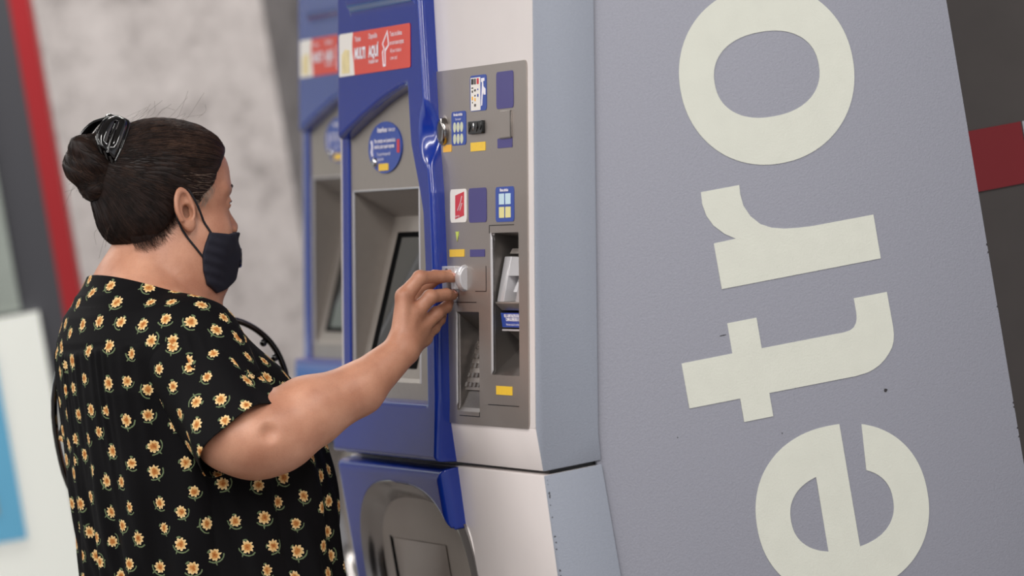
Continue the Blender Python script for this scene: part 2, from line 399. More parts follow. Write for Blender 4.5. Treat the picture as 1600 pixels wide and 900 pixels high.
# housing: white front, grey cheek
fr = lambda z: (z - ZB) * TT
top = 1.80
up = [(0.0, 1.0110), (0.0, ZB), (fr(top), top), (fr(top) + .088, top), (.0872, ZB - .02), (.0842, 1.0110)]
upper = flat('upper_housing', [rrect(-.945, 0, -.0035, (top - ZB) / CT, .001), [(-.905, .017), (-.45, .017)] + [(u, float(brow(np.array(u))) + .012) for u in np.linspace(-.45, -.905, 14)], rrect(-.187, .0705, -.0655, .2685, .003), rrect(-.3505, .0165, -.2465, .158, .002)], .003, lambda x, y, h: fp(x, y, h - .003), M['white'], mc)
prism('housing_lip', [(0.0, 1.0110), (0.0, ZB + .0005), (.02, ZB + .004), (.0872, ZB - .02), (.0842, 1.0110)], prof_x, -.945, -.0035, M['white'], upper, .002)
prism('housing_end', up, prof_x, -.945, -.941, M['white'], upper)
prism('housing_top', [(fr(top), top), (fr(top - .004), top - .004), (fr(top) + .088, top - .004), (fr(top) + .088, top)], prof_x, -.941, -.0035, M['white'], upper)
prism('upper_cheek', up, prof_x, -.0035, 0, M['strip_grey'], mc, .0012)
lo_ = [(0.0, 1.0050), (.0842, 1.0050), (.0842, .03), (-.0052, .03), (-.0052, .86)]
lower = prism('lower_housing', lo_, prof_x, -.945, -.0035, M['white'], mc, .003)
prism('lower_cheek', lo_, prof_x, -.0035, 0, M['strip_grey'], mc, .0012)
box('gap_filler', (-.93, .012, .99), (-.012, .12, 1.03), M['black'], mc)
box('plinth', (-.93, .03, 0), (-.012, .12, .06), M['black'], mc)
bm = bmesh.new()
for k in range(16):
    z = rs.uniform(.86, 1.003); 
    v0 = [bm.verts.new((.0004, -.0052 * (1.005 - z) / .145 + .0015 + .002 * rs.random() + a, z + b)) for a, b in ((0, 0), (.0015, .0005), (.0012, .002), (0, .0016))]
    bm.faces.new(v0)
me = bpy.data.meshes.new('edge_chips'); bm.to_mesh(me); bm.free(); o = link('edge_chips', me, M['scratch'], lower); o['kind'] = 'stuff'

# ---- blue upper cover: moulded shell, local (u, h, s)
def contact(s): return np.interp(s, [-.08, .0, .03, .22, .33, .42, .52, .62, .75], [-.393, -.386, -.384, -.3914, -.403, -.4235, -.4396, -.456, -.478])
def f_cover(P):
    u, h, s = P[:, 0], P[:, 1], P[:, 2]
    c = contact(s).astype(np.float32)
    lim = np.maximum(-.0575 - s, s - .73)
    base = np.maximum.reduce([np.maximum(-.93 - u, u - (c - .05)), h - .003, -.02 - h, lim])
    hol = np.maximum.reduce([np.maximum(-.893 - u, u + .455), np.maximum(.027 - s, s - brow(u) - .01)])
    base = np.maximum(base, -hol)
    b2 = (brow(u) - s) * .92
    m2 = np.maximum(-.888 - u, b2)
    m2 = smin(m2, c - np.interp(s, [.30, .40], [.050, .088]).astype(np.float32) - u, .012)
    m2 = smin(m2, np.maximum(-.925 - u, s - .026), .008)
    m2 = np.maximum(smax(m2, u - (c - .003), .010), lim)
    d = smax(m2, h - .0225, .010)
    d = smin(base, np.maximum(d, -.02 - h), .004)
    # raised brow band at the very top
    tb = smax(np.maximum.reduce([-.80 - u, u - (c - .03), .612 - s, s - .73]), h - .036, .014)
    d = smin(d, np.maximum(tb, -.02 - h), .012)
    # scoop round the round button
    q = (P - np.array([-.418, .042, .417], np.float32)) / np.array([1.0, .9, 1.15], np.float32)
    d = smax(d, -(np.sqrt((q * q).sum(1)) - .040), .012)
    return d.astype(np.float32)
cover = sdf_obj('blue_cover', f_cover, (-.945, -.028, -.085), (-.37, .045, .74), .0024, M['blue'], mc,
                xf=lambda v: np.stack([v[:, 0], v[:, 2] * ST - v[:, 1] * CT, ZB + v[:, 2] * CT + v[:, 1] * ST], 1))
def f_low(P):
    u, h, z = P[:, 0], P[:, 1], P[:, 2]
    c = -.390 + 0 * z
    d2 = np.maximum(smax(-.925 - u, u - (c - .003), .01), smax(.30 - z, z - 1.004, .006))
    d = np.maximum(smax(d2, h - .026, .016), -.01 - h)
    t = ((np.abs(u + .615) / .243) ** 2.8 + (np.abs(z - .825) / .153) ** 2.8 + 1e-9) ** (1 / 2.8)
    return np.maximum(d, (1 - t) * .153).astype(np.float32)
lowc = sdf_obj('lower_blue_cover', f_low, (-.94, -.018, .28), (-.37, .035, 1.012), .0026, M['blue'], mc,
               xf=lambda v: np.stack([v[:, 0], -.004 - v[:, 1], v[:, 2]], 1))
# delivery tray: chrome ring with a recessed steel floor
def ring(name, prof, m, parent, n=96, cap=False):
    v = []; f = []
    for a, h in prof: v += [vp(p[0], p[1], h - max(0, h - .0025) * min(1, max(0, (p[0] + .64) / .24))) for p in sellipse(-.615, .825, a, max(.001, a - .090), 2.8, n)]
    for i in range(len(prof) - 1):
        for k in range(n): f.append((i * n + k, i * n + (k + 1) % n, (i + 1) * n + (k + 1) % n, (i + 1) * n + k))
    if cap: f.append(tuple((len(prof) - 1) * n + k for k in range(n)))
    return recalc(mesh(name, v, f, m, parent, sm=True, ang=35))
tray = ring('delivery_tray', [(.247, -.003), (.247, .0255), (.2455, .0272), (.243, .0268), (.224, .010), (.216, .0022)], M['tray_chrome'], mc)
floor_ = ring('tray_floor', [(.217, .0022), (.19, .0018), (.1, .0018)], M['tray_floor'], tray, cap=True)
# bulging flap with a dark slot at its left
v = []; f = []
for i in range(13):
    for j in range(9):
        u_, z_ = -.765 + .265 * i / 12, .72 + .165 * j / 8; v.append(vp(u_, z_, .0028 + .010 * sin(pi * i / 12) ** .6 * sin(pi * min(1, (8 - j) / 10 + .02))))
for i in range(12):
    for j in range(8): f.append((i * 9 + j, i * 9 + 9 + j, i * 9 + 10 + j, i * 9 + j + 1))
recalc(mesh('tray_flap', v, f, M['tray_floor'], tray, True))
prism('flap_slot', [(-.780, .72), (-.780, .888), (-.768, .884), (-.766, .72)], lambda p, t: vp(p[0], p[1], t), .002, .0032, M['rubber'], tray)

# ---- screen panel with a sloping recess
SP = [(-.895, .027)] + [(-.46, .027)] + [(u, float(brow(np.array(u))) + .004) for u in np.linspace(-.46, -.895, 14)]
scr = flat('screen_panel', [SP, rrect(-.8785, .052, -.5355, .3385, .004)], .002, lambda x, y, h: fp(x, y, h - .003), M['screen_grey'], mc)
def quadm(name, pts, m, parent, sm=False): return mesh(name, pts, [tuple(range(len(pts)))], m, parent)
x0, x1 = -.8785, -.5355
a = [fp(x0, .3385, -.001), fp(x1, .3385, -.001), fp(x1, .052, -.001), fp(x0, .052, -.001)]
b = [fp(x0, .300, -.066), fp(x1, .300, -.066), fp(x1, .058, -.006), fp(x0, .058, -.006)]
rec = mesh('screen_recess', a + b, [(0, 1, 5, 4), (1, 2, 6, 5), (2, 3, 7, 6), (3, 0, 4, 7), (4, 5, 6, 7)], M['screen_grey'], scr)
def slope(u, t, h=0):    # along the sloping screen: t 0 bottom .. 1 top
    s = .058 + t * .242; d = -.006 - t * .060; nn = Vector((0, 0)); return fp(u, s, d) + (fp(0, .24, .97) - fp(0, 0, 0)).normalized() * h
g0, g1, gt = -.838, -.586, .90
mesh('screen_gasket', [slope(g0, .06, .0015), slope(g1, .06, .0015), slope(g1, gt, .0015), slope(g0, gt, .0015)], [(0, 1, 2, 3)], M['rubber'], rec)
mesh('screen_glass', [slope(g0 + .030, .09, .002), slope(g1 - .016, .09, .002), slope(g1 - .016, gt - .035, .002), slope(g0 + .030, gt - .035, .002)], [(0, 1, 2, 3)], M['glass_dark'], rec)
tube('recess_lip', [fp(x0, .052, -.001), fp(x0, .3385, -.001), fp(x1, .3385, -.001), fp(x1, .052, -.001)], .0022, M['silver'], scr, 6)

# intercom plate
ic = flat('intercom_plate', [sellipse(-.7045, .4015, .086, .0385, 2.0, 56)], .0025, lambda x, y, h: fp(x, y, h - .0009), M['plate_blue'], scr)
IH = lambda x, y, h: fp(x, y, h + .0019)
text('intercom_title', 'Interfono', .0105, -.7045 - .034, .4245, IH, M['print_white'], ic, 1.25, .0003)
text('intercom_title_second', 'Intercom', .0098, -.7045 + .022, .4245, IH, M['print_white'], ic, 1.0)
text('intercom_text', 'Para contactar con el personal de la\nestaci\u00f3n, pulse y espere respuesta', .0088, -.755, .409, IH, M['print_white'], ic, .85, .0002, ls=.95)
text('intercom_text_english', 'To contact the station staff,\npush and wait', .0074, -.742, .3895, IH, M['print_white'], ic, .85, ls=1.0)
flat('help_tag', [rrect(-.640, .392, -.627, .412, .002)], .0005, lambda x, y, h: fp(x, y, h + .0017), M['pictored'], ic)
# figure pictogram with headset at the left
tube('pictogram', [fp(-.766, .389, .002), fp(-.770, .396, .002), fp(-.766, .404, .002), fp(-.770, .412, .002)], .0022, M['print_white'], ic, 6)
flat('yellow_tag', [rrect(-.735, .367, -.685, .3775, .001)], .0007, lambda x, y, h: fp(x, y, h + .0017), M['yellow'], ic)
kp = tube('intercom_button', [fp(-.750, .380, .0), fp(-.750, .380, .0060), fp(-.750, .380, .0075)], [.0070, .0070, .005], M['chrome'], ic, 16)

# red sticker on the head of the cover
HZ = .0229
st = flat('ticket_sticker', [rrect(-.868, .5125, -.4985, .577, .004)], .0006, lambda x, y, h: fp(x, y, h + HZ), M['red'], cover)
SH = lambda x, y, h: fp(x, y, h + HZ + .0006)
flat('sticker_white_end', [[(-.868, .5125), (-.786, .5125), (-.790, .530), (-.797, .548), (-.798, .560), (-.794, .577), (-.864, .577), (-.868, .573)]], .0004, SH, M['wcard'], st)
flat('sticker_card_picture', [[(-.853, .517), (-.812, .5165), (-.812, .551), (-.835, .553), (-.853, .545)]], .0004, lambda x, y, h: SH(x, y, h + .0004), M['cream'], st)
text('sticker_tarjeta', 'Tarjeta', .0112, -.782, .5625, SH, M['print_white'], st, 1.0, .0001)
text('sticker_headline', 'MULTI', .0225, -.784, .5365, SH, M['print_white'], st, .92, .0011)
text('sticker_headline', 'AQU\u00cd', .0225, -.709, .5365, SH, M['print_white'], st, .92, .0011)
text('sticker_disponible', 'Disponible', .0112, -.709, .5635, SH, M['print_white'], st, .95, .0001)
text('sticker_available', 'Available here', .0092, -.709, .5265, SH, M['print_white'], st, .95, .0001)
text('sticker_note', 'Todos los billetes\nen una nueva tarjeta', .0100, -.598, .562, SH, M['print_white'], st, .86, .0001, ls=1.25)
text('sticker_note_english', 'All your tickets in\na new card', .0088, -.597, .538, SH, M['print_white'], st, .90, ls=1.2)
hnd = [(-.640, .553), (-.612, .572), (-.604, .5495), (-.622, .541), (-.622, .519), (-.636, .519), (-.640, .541), (-.632, .545)]
hnd_in = [(-.6355, .5525), (-.614, .567), (-.609, .5505), (-.6275, .5435), (-.6265, .5225), (-.6325, .5225), (-.6355, .5395), (-.628, .5465)]
flat('sticker_hand', [hnd, hnd_in], .0004, SH, M['print_white'], st)

# ---- stainless service panel with two recesses
plate = flat('steel_panel', [rrect(-.452, -.001, -.026, .5036, .010), rrect(-.187, .0705, -.0655, .2685, .003), rrect(-.3505, .0165, -.2465, .158, .002)], .002, lambda x, y, h: fp(x, y, h), M['steel'], mc)
FS = lambda x, y, h: fp(x, y, h + .0021)
def sticker(name, x0, y0, x1, y1, m, r=.006, parent=plate, th=.0006):
    return flat(name, [rrect(x0, y0, x1, y1, r)], th, FS, m, parent)
def on(o, k=.0006): return lambda x, y, h: fp(x, y, h + .0021 + k)
# bump and round button by the blue rib
def f_bump(P): return sd_ell(P, (-.404, -.004, .416), (.031, .0085, .034))
bump = sdf_obj('button_boss', lambda P: np.maximum(f_bump(P), -.004 - P[:, 1]).astype(np.float32), (-.445, -.008, .30), (-.36, .02, .47), .0022, M['steel'], plate,
               xf=lambda v: np.stack([v[:, 0], v[:, 2] * ST - v[:, 1] * CT, ZB + v[:, 2] * CT + v[:, 1] * ST], 1))
bt = []
for r_, h_ in ((.0200, .002), (.0200, .0070), (.0175, .0092), (.012, .0100), (.0, .0105)):
    bt.append((r_, h_))
v = []; f = []
for r_, h_ in bt[:-1]: v += [fp(-.402 + r_ * cos(2 * pi * k / 32), .4165 + r_ * sin(2 * pi * k / 32), h_) for k in range(32)]
for i in range(len(bt) - 2): f += [(i * 32 + k, i * 32 + (k + 1) % 32, (i + 1) * 32 + (k + 1) % 32, (i + 1) * 32 + k) for k in range(32)]
f.append(tuple(3 * 32 + k for k in range(32)))
recalc(mesh('round_button', v, f, M['tray_chrome'], plate, True, 40))
# card scheme sticker
cs = sticker('card_sticker', -.2786, .4406, -.2029, .491, M['plate_blue'])
flat('white_half', [rrect(-.274, .4415, -.230, .488, .001)], .0004, on(cs), M['wcard'], cs)
for i, (cx, w_, m_) in enumerate(((-.2655, .010, 'black'), (-.2535, .009, 'steel_dark'), (-.2405, .009, 'pictored'))):
    flat('card_mark', [rrect(cx - w_ / 2, .4785, cx + w_ / 2, .4865, .0006)], .0004, on(cs, .001), M[m_], cs)
for cx, cy, w_, h_, m_ in ((-.2655, .4735, .008, .0016, 'black'), (-.2655, .4685, .006, .003, 'steel_dark'), (-.2535, .470, .008, .003, 'steel_dark'), (-.2405, .471, .004, .0022, 'plate_blue'), (-.2405, .4625, .005, .004, 'plate_blue'), (-.2535, .4625, .006, .0022, 'steel_dark'), (-.2535, .457, .005, .0045, 'amber'), (-.2655, .459, .006, .005, 'amber'), (-.2535, .449, .008, .0035, 'steel_dark'), (-.2655, .453, .003, .002, 'black')):
    flat('card_mark', [rrect(cx - w_ / 2, cy - h_ / 2, cx + w_ / 2, cy + h_ / 2, .0005)], .0004, on(cs, .001), M[m_], cs)
# white payment arm pictogram on the blue half
flat('card_hand_mark', [[(-.226, .486), (-.212, .4862), (-.210, .482), (-.2165, .4815), (-.2155, .4745), (-.2065, .4705), (-.2055, .4625), (-.2145, .4625), (-.2145, .466), (-.219, .462), (-.2215, .448), (-.2275, .447), (-.2235, .468), (-.2215, .480), (-.226, .481)]], .0004, on(cs), M['print_white'], cs)
sticker('dark_violet_window', -.158, .4401, -.0819, .4916, M['violet'])
co = sticker('coin_sticker', -.3674, .3948, -.2989, .4430, M['plate_blue'])
text('coin_title', 'Monedas admitidas', .0058, -.3335, .4368, on(co), M['print_white'], co, .95, .0002, align='CENTER')
text('coin_title_english', 'Coins accepted', .0048, -.3335, .4305, on(co), M['print_white'], co, .9, align='CENTER')
for i in range(3):
    for j in range(2): flat('coin_picture', [sellipse(-.3515 + i * .0165, .4205 - j * .0165, .0068, .0072, 2, 20)], .0004, on(co), M['coin'], co)
rd = flat('card_reader', [rrect(-.2772, .4086, -.2125, .4268, .003)], .004, FS, M['black'], plate, .0008)
for q in range(4):
    tube('reader_rib', [fp(-.270 + .017 * q, .412 + .002 * (q % 2), .0065), fp(-.264 + .017 * q, .418, .0075), fp(-.268 + .017 * q, .424, .0065)], .0012, M['chrome'] if q == 1 else M['black'], rd, 6)
sticker('amber_tag', -.4085, .3866, -.3688, .3968, M['amber'], .0008)
sticker('yellow_tag', -.2779, .3844, -.2102, .3968, M['yellow'], .0008)
sl = flat('ticket_slot', [rrect(-.140, .3985, -.0895, .437, .003)], .0012, FS, M['steel'], plate, .0005)
flat('slot_edge', [[(-.0935, .4365), (-.0895, .4365), (-.0895, .3985), (-.140, .3985), (-.140, .4000), (-.0935, .4005)]], .0008, lambda x, y, h: fp(x, y, h + .0035), M['steel_dark'], sl)
sticker('violet_tag', -.1545, .3857, -.0889, .399, M['violet'], .0015)
wc = sticker('travel_card_sticker', -.3763, .2851, -.2986, .3325, M['wcard'], .007)
flat('red_card_picture', [[(-.352, .2900), (-.3105, .2945), (-.3095, .3285), (-.351, .3235)]], .0004, on(wc), M['pictored'], wc)
text('red_card_text', 'Tarjeta Multi', .0045, -.350, .2925, on(wc, .001), M['print_white'], wc, .9)
tube('red_card_line', [fp(-.338, .302, .0034), fp(-.326, .312, .0034), fp(-.318, .322, .0034)], .0008, M['print_white'], wc, 5)
tube('red_card_line', [fp(-.328, .302, .0034), fp(-.318, .312, .0034)], .0008, M['print_white'], wc, 5)
sticker('dark_violet_window', -.2885, .284, -.2067, .3325, M['violet'], .006)
bl = sticker('banknote_sticker', -.1648, .2833, -.0829, .332, M['plate_blue'])
text('banknote_title', 'Billetes admitidos', .0058, -.124, .3255, on(bl), M['print_white'], bl, .92, .0002, align='CENTER')
for i in range(2):
    for j in range(2):
        nt_ = flat('banknote_picture', [rrect(-.1485 + i * .0285, .3075 - j * .0185, -.1255 + i * .0285, .3225 - j * .0185, .0006)], .0004, on(bl), M['note_paper' if j == 0 else 'note_yellow'], bl)
flat('arrow_lamp', [[(-.352, .272), (-.337, .272), (-.3445, .2575)]], .0006, FS, M['led'], plate)
sticker('yellow_tag', -.3815, .2362, -.3119, .2467, M['yellow'], .0008)
sticker('violet_tag', -.2846, .2357, -.2167, .246, M['violet'], .0008)
def groove(x0, y0, x1, y1, w_=.0012):
    if abs(x1 - x0) > abs(y1 - y0): lp = [(x0, y0 - w_ / 2), (x1, y1 - w_ / 2), (x1, y1 + w_ / 2), (x0, y0 + w_ / 2)]
    else: lp = [(x0 - w_, y0), (x0 + w_, y0), (x1 + w_, y1), (x1 - w_, y1)]
    return flat('panel_groove', [lp], .0002, FS, M['black'], plate)
groove(-.196, .279, -.085, .279); groove(-.196, .268, -.196, .279)
groove(-.3620, .1715, -.258, .1715); groove(-.262, .1870, -.212, .1870); groove(-.2125, .187, -.2125, .2225)
groove(-.3400, .0105, -.2465, .0105); groove(-.2475, .0105, -.2475, .0165); groove(-.2071, .0287, -.068, .0287)
# coin slot: domed chrome nose
cn = sdf_obj('coin_slot', lambda P: np.maximum(smax(smin(np.maximum.reduce([np.abs(P[:, 0] + .365) - .030, np.abs(P[:, 2] - .2065) - .0165, P[:, 1] - .010]), np.maximum(sd_ell(P, (-.312, .0, .2055), (.026, .0145, .0195)), P[:, 0] + .300), .006),
             -np.maximum.reduce([np.abs(P[:, 0] + .362) - .010, np.abs(P[:, 2] - .196) - .006, .004 - P[:, 1]]), .002), -.002 - P[:, 1]).astype(np.float32),
             (-.41, -.005, .17), (-.28, .032, .24), .0012, M['silver'], plate,
             xf=lambda v: np.stack([v[:, 0], v[:, 2] * ST - v[:, 1] * CT, ZB + v[:, 2] * CT + v[:, 1] * ST], 1))
flat('slot_mark', [sellipse(-.372, .2165, .006, .0035, 2, 14)], .0005, lambda x, y, h: fp(x, y, h + .0102), M['steel_dark'], cn)
# right recess: banknote unit
def recess(name, x0, y0, x1, y1, back, m, par):
    a = [fp(x0, y1, .002), fp(x1, y1, .002), fp(x1, y0, .002), fp(x0, y0, .002)]
    (yb0, d0), (yb1, d1) = back
    b = [fp(x0, yb1, d1), fp(x1, yb1, d1), fp(x1, yb0, d0), fp(x0, yb0, d0)]
    return mesh(name, a + b, [(0, 1, 5, 4), (1, 2, 6, 5), (2, 3, 7, 6), (3, 0, 4, 7), (4, 5, 6, 7)], m, par)
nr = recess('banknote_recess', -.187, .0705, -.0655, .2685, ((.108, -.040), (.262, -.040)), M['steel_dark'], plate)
prism('bright_lip', [(-.1885, .0705), (-.1885, .2695), (-.181, .262), (-.181, .0765)], lambda p, t: fp(p[0], p[1], t), .0015, .0035, M['silver'], nr, .0008)
prism('entry_slot', [(.249, -.036), (.249, -.030), (.2535, -.030), (.2535, -.036)], lambda p, t: fp(t, p[0], p[1]), -.158, -.07, M['black'], nr)
prism('roof_block', [(.2465, -.04), (.2465, -.022), (.2395, -.018), (.2375, -.04)], lambda p, t: fp(t, p[0], p[1]), -.166, -.066, M['steel'], nr)
# silver snout: two cheeks and a bridge around a window
for (ua, ub) in ((-.180, -.150), (-.098, -.066)):
    prism('snout_cheek', [(.2355, -.038), (.2355, -.015), (.1725, -.003), (.1725, -.038)], lambda p, t: fp(t, p[0], p[1]), ua, ub, M['silver'], nr, .0012)
prism('snout_bridge', [(.2345, -.038), (.2345, -.0155), (.2085, -.0105), (.2085, -.038)], lambda p, t: fp(t, p[0], p[1]), -.150, -.098, M['silver'], nr)
prism('snout_tongue', [(.2085, -.038), (.2085, -.024), (.186, -.014), (.183, -.020), (.183, -.038)], lambda p, t: fp(t, p[0], p[1]), -.140, -.110, M['silver'], nr)
prism('snout_sill', [(.1725, -.038), (.1725, -.001), (.170, -.001), (.1605, -.010), (.1605, -.038)], lambda p, t: fp(t, p[0], p[1]), -.180, -.066, M['steel'], nr, .0008)
lb = prism('banknote_notice', [(.157, -.036), (.157, -.006), (.137, -.0085), (.137, -.036)], lambda p, t: fp(t, p[0], p[1]), -.172, -.066, M['plate_blue'], nr)
text('notice_text', 'SOLO ADMITE BILLETES DE 50 \u20ac EN\nCOMPRAS SUPERIORES A 20 \u20ac', .0057, -.118, .1510, lambda x, y, h: fp(x, y, -.006 - (.157 - y) * .125 + .0006), M['print_white'], lb, .86, .0003, align='CENTER', ls=.9)
text('notice_text_english', 'Banknotes accepted for purchases over', .0045, -.118, .1395, lambda x, y, h: fp(x, y, -.006 - (.157 - y) * .125 + .0006), M['print_white'], lb, .95, align='CENTER')
prism('notice_shelf', [(.1345, -.036), (.1345, -.006), (.1320, -.006), (.1320, -.036)], lambda p, t: fp(t, p[0], p[1]), -.166, -.066, M['silver'], nr)
prism('return_hood', [(.1315, -.036), (.1315, -.014), (.118, -.030), (.118, -.036)], lambda p, t: fp(t, p[0], p[1]), -.160, -.066, M['steel_dark'], nr)
sticker('yellow_tag', -.1686, .0434, -.0971, .0555, M['yellow'], .0008)
# left recess: sloping key field
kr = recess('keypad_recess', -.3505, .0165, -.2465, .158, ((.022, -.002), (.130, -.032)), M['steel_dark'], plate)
prism('bright_lip', [(-.352, .024), (-.352, .1585), (-.347, .155), (-.347, .028)], lambda p, t: fp(p[0], p[1], t), .0015, .0032, M['silver'], kr, .0006)
def kslope(u, t, h): return fp(u, .022 + t * .108, -.002 - t * .030) + (fp(0, .27, .96) - fp(0, 0, 0)).normalized() * h
prism('key_field', [(-.337, .22), (-.262, .22), (-.262, .86), (-.337, .86)], lambda p, t: kslope(p[0], p[1], t), .0005, .004, M['steel'], kr, .0008)
bm = bmesh.new()
for i in range(4):
    for j in range(5):
        uc, tc = -.3275 + i * .0187, .29 + j * .125
        vs = [bm.verts.new(kslope(uc + a * .0048, tc + b * .028, hh)) for hh in (.004, .0068) for a, b in ((-1, -1), (1, -1), (1, 1), (-1, 1))]
        for q in ((4, 5, 6, 7), (0, 1, 5, 4), (1, 2, 6, 5), (2, 3, 7, 6), (3, 0, 4, 7)): bm.faces.new([vs[k] for k in q])
me = bpy.data.meshes.new('keypad_keys'); bm.to_mesh(me); bm.free(); o = link('keypad_keys', me, M['steel_dark'], kr); o['kind'] = 'stuff'

# second machine of the row, deeper in the hall
mc2 = copy_tree(mc); mc2.location = OB + Vector((-.096, 1.10, 0))
tag(mc2, 'blurred blue ticket machine half hidden behind the one in use', 'ticket machine', 'ticket machines in a row')
# ================================================================== PERSON
def skin_mat():
    m = mat('skin', (205, 150, 124), .46, sss=.12)
    nt = m.node_tree; b = nt.nodes['Principled BSDF']; tc = nt.nodes.new('ShaderNodeTexCoord')
    n1 = nt.nodes.new('ShaderNodeTexNoise'); n1.inputs['Scale'].default_value = 22; n1.inputs['Detail'].default_value = 5
    n2 = nt.nodes.new('ShaderNodeTexNoise'); n2.inputs['Scale'].default_value = 420; n2.inputs['Detail'].default_value = 3
    for n in (n1, n2): nt.links.new(tc.outputs['Object'], n.inputs['Vector'])
    r = nt.nodes.new('ShaderNodeValToRGB'); e = r.color_ramp.elements
    e[0].position = .3; e[0].color = lin((174, 120, 95)); e[1].position = .72; e[1].color = lin((200, 147, 120))
    nt.links.new(n1.outputs['Fac'], r.inputs['Fac'])
    mx = nt.nodes.new('ShaderNodeMix'); mx.data_type = 'RGBA'; mx.blend_type = 'MULTIPLY'; mx.inputs['Factor'].default_value = 1
    r2 = nt.nodes.new('ShaderNodeValToRGB'); r2.color_ramp.elements[0].position = .25; r2.color_ramp.elements[0].color = (.93, .90, .88, 1); r2.color_ramp.elements[1].position = .5; r2.color_ramp.elements[1].color = (1, 1, 1, 1)
    nt.links.new(n2.outputs['Fac'], r2.inputs['Fac'])
    nt.links.new(r.outputs['Color'], mx.inputs['A']); nt.links.new(r2.outputs['Color'], mx.inputs['B'])
    nt.links.new(mx.outputs['Result'], b.inputs['Base Color'])
    bp = nt.nodes.new('ShaderNodeBump'); bp.inputs['Strength'].default_value = .18; bp.inputs['Distance'].default_value = .001
    nt.links.new(n2.outputs['Fac'], bp.inputs['Height']); nt.links.new(bp.outputs['Normal'], b.inputs['Normal'])
    return m
M['skin'] = skin_mat()
def hair_mat(name, lo, hi):
    m = mat(name, lo, .5, spec=.22)
    nt = m.node_tree; b = nt.nodes['Principled BSDF']; tc = nt.nodes.new('ShaderNodeTexCoord')
    n = nt.nodes.new('ShaderNodeTexNoise'); n.inputs['Scale'].default_value = 60; n.inputs['Detail'].default_value = 4
    nt.links.new(tc.outputs['Object'], n.inputs['Vector'])
    r = nt.nodes.new('ShaderNodeValToRGB'); e = r.color_ramp.elements; e[0].position = .35; e[0].color = lin(lo); e[1].position = .7; e[1].color = lin(hi)
    nt.links.new(n.outputs['Fac'], r.inputs['Fac']); nt.links.new(r.outputs['Color'], b.inputs['Base Color'])
    return m
M['hair'] = hair_mat('hair', (22, 14, 12), (40, 27, 23))
M['hair_light'] = hair_mat('hair_light', (50, 35, 28), (78, 57, 46))
M['hair_grey'] = hair_mat('hair_grey', (120, 100, 88), (158, 138, 124))
M['navy'] = mat('navy', (17, 18, 34), .8, noise=.12, nscale=300, bump=.3, bscale=900)
M['cord'] = mat('cord', (14, 14, 22), .75)
M['gloss_black'] = mat('gloss_black', (8, 7, 8), .12, coat=.6)
M['nail'] = mat('nail', (216, 158, 146), .28)
M['eye'] = mat('eye', (205, 196, 190), .15)
M['iris'] = mat('iris', (46, 32, 24), .15)
M['shoe'] = mat('shoe', (24, 22, 24), .5)
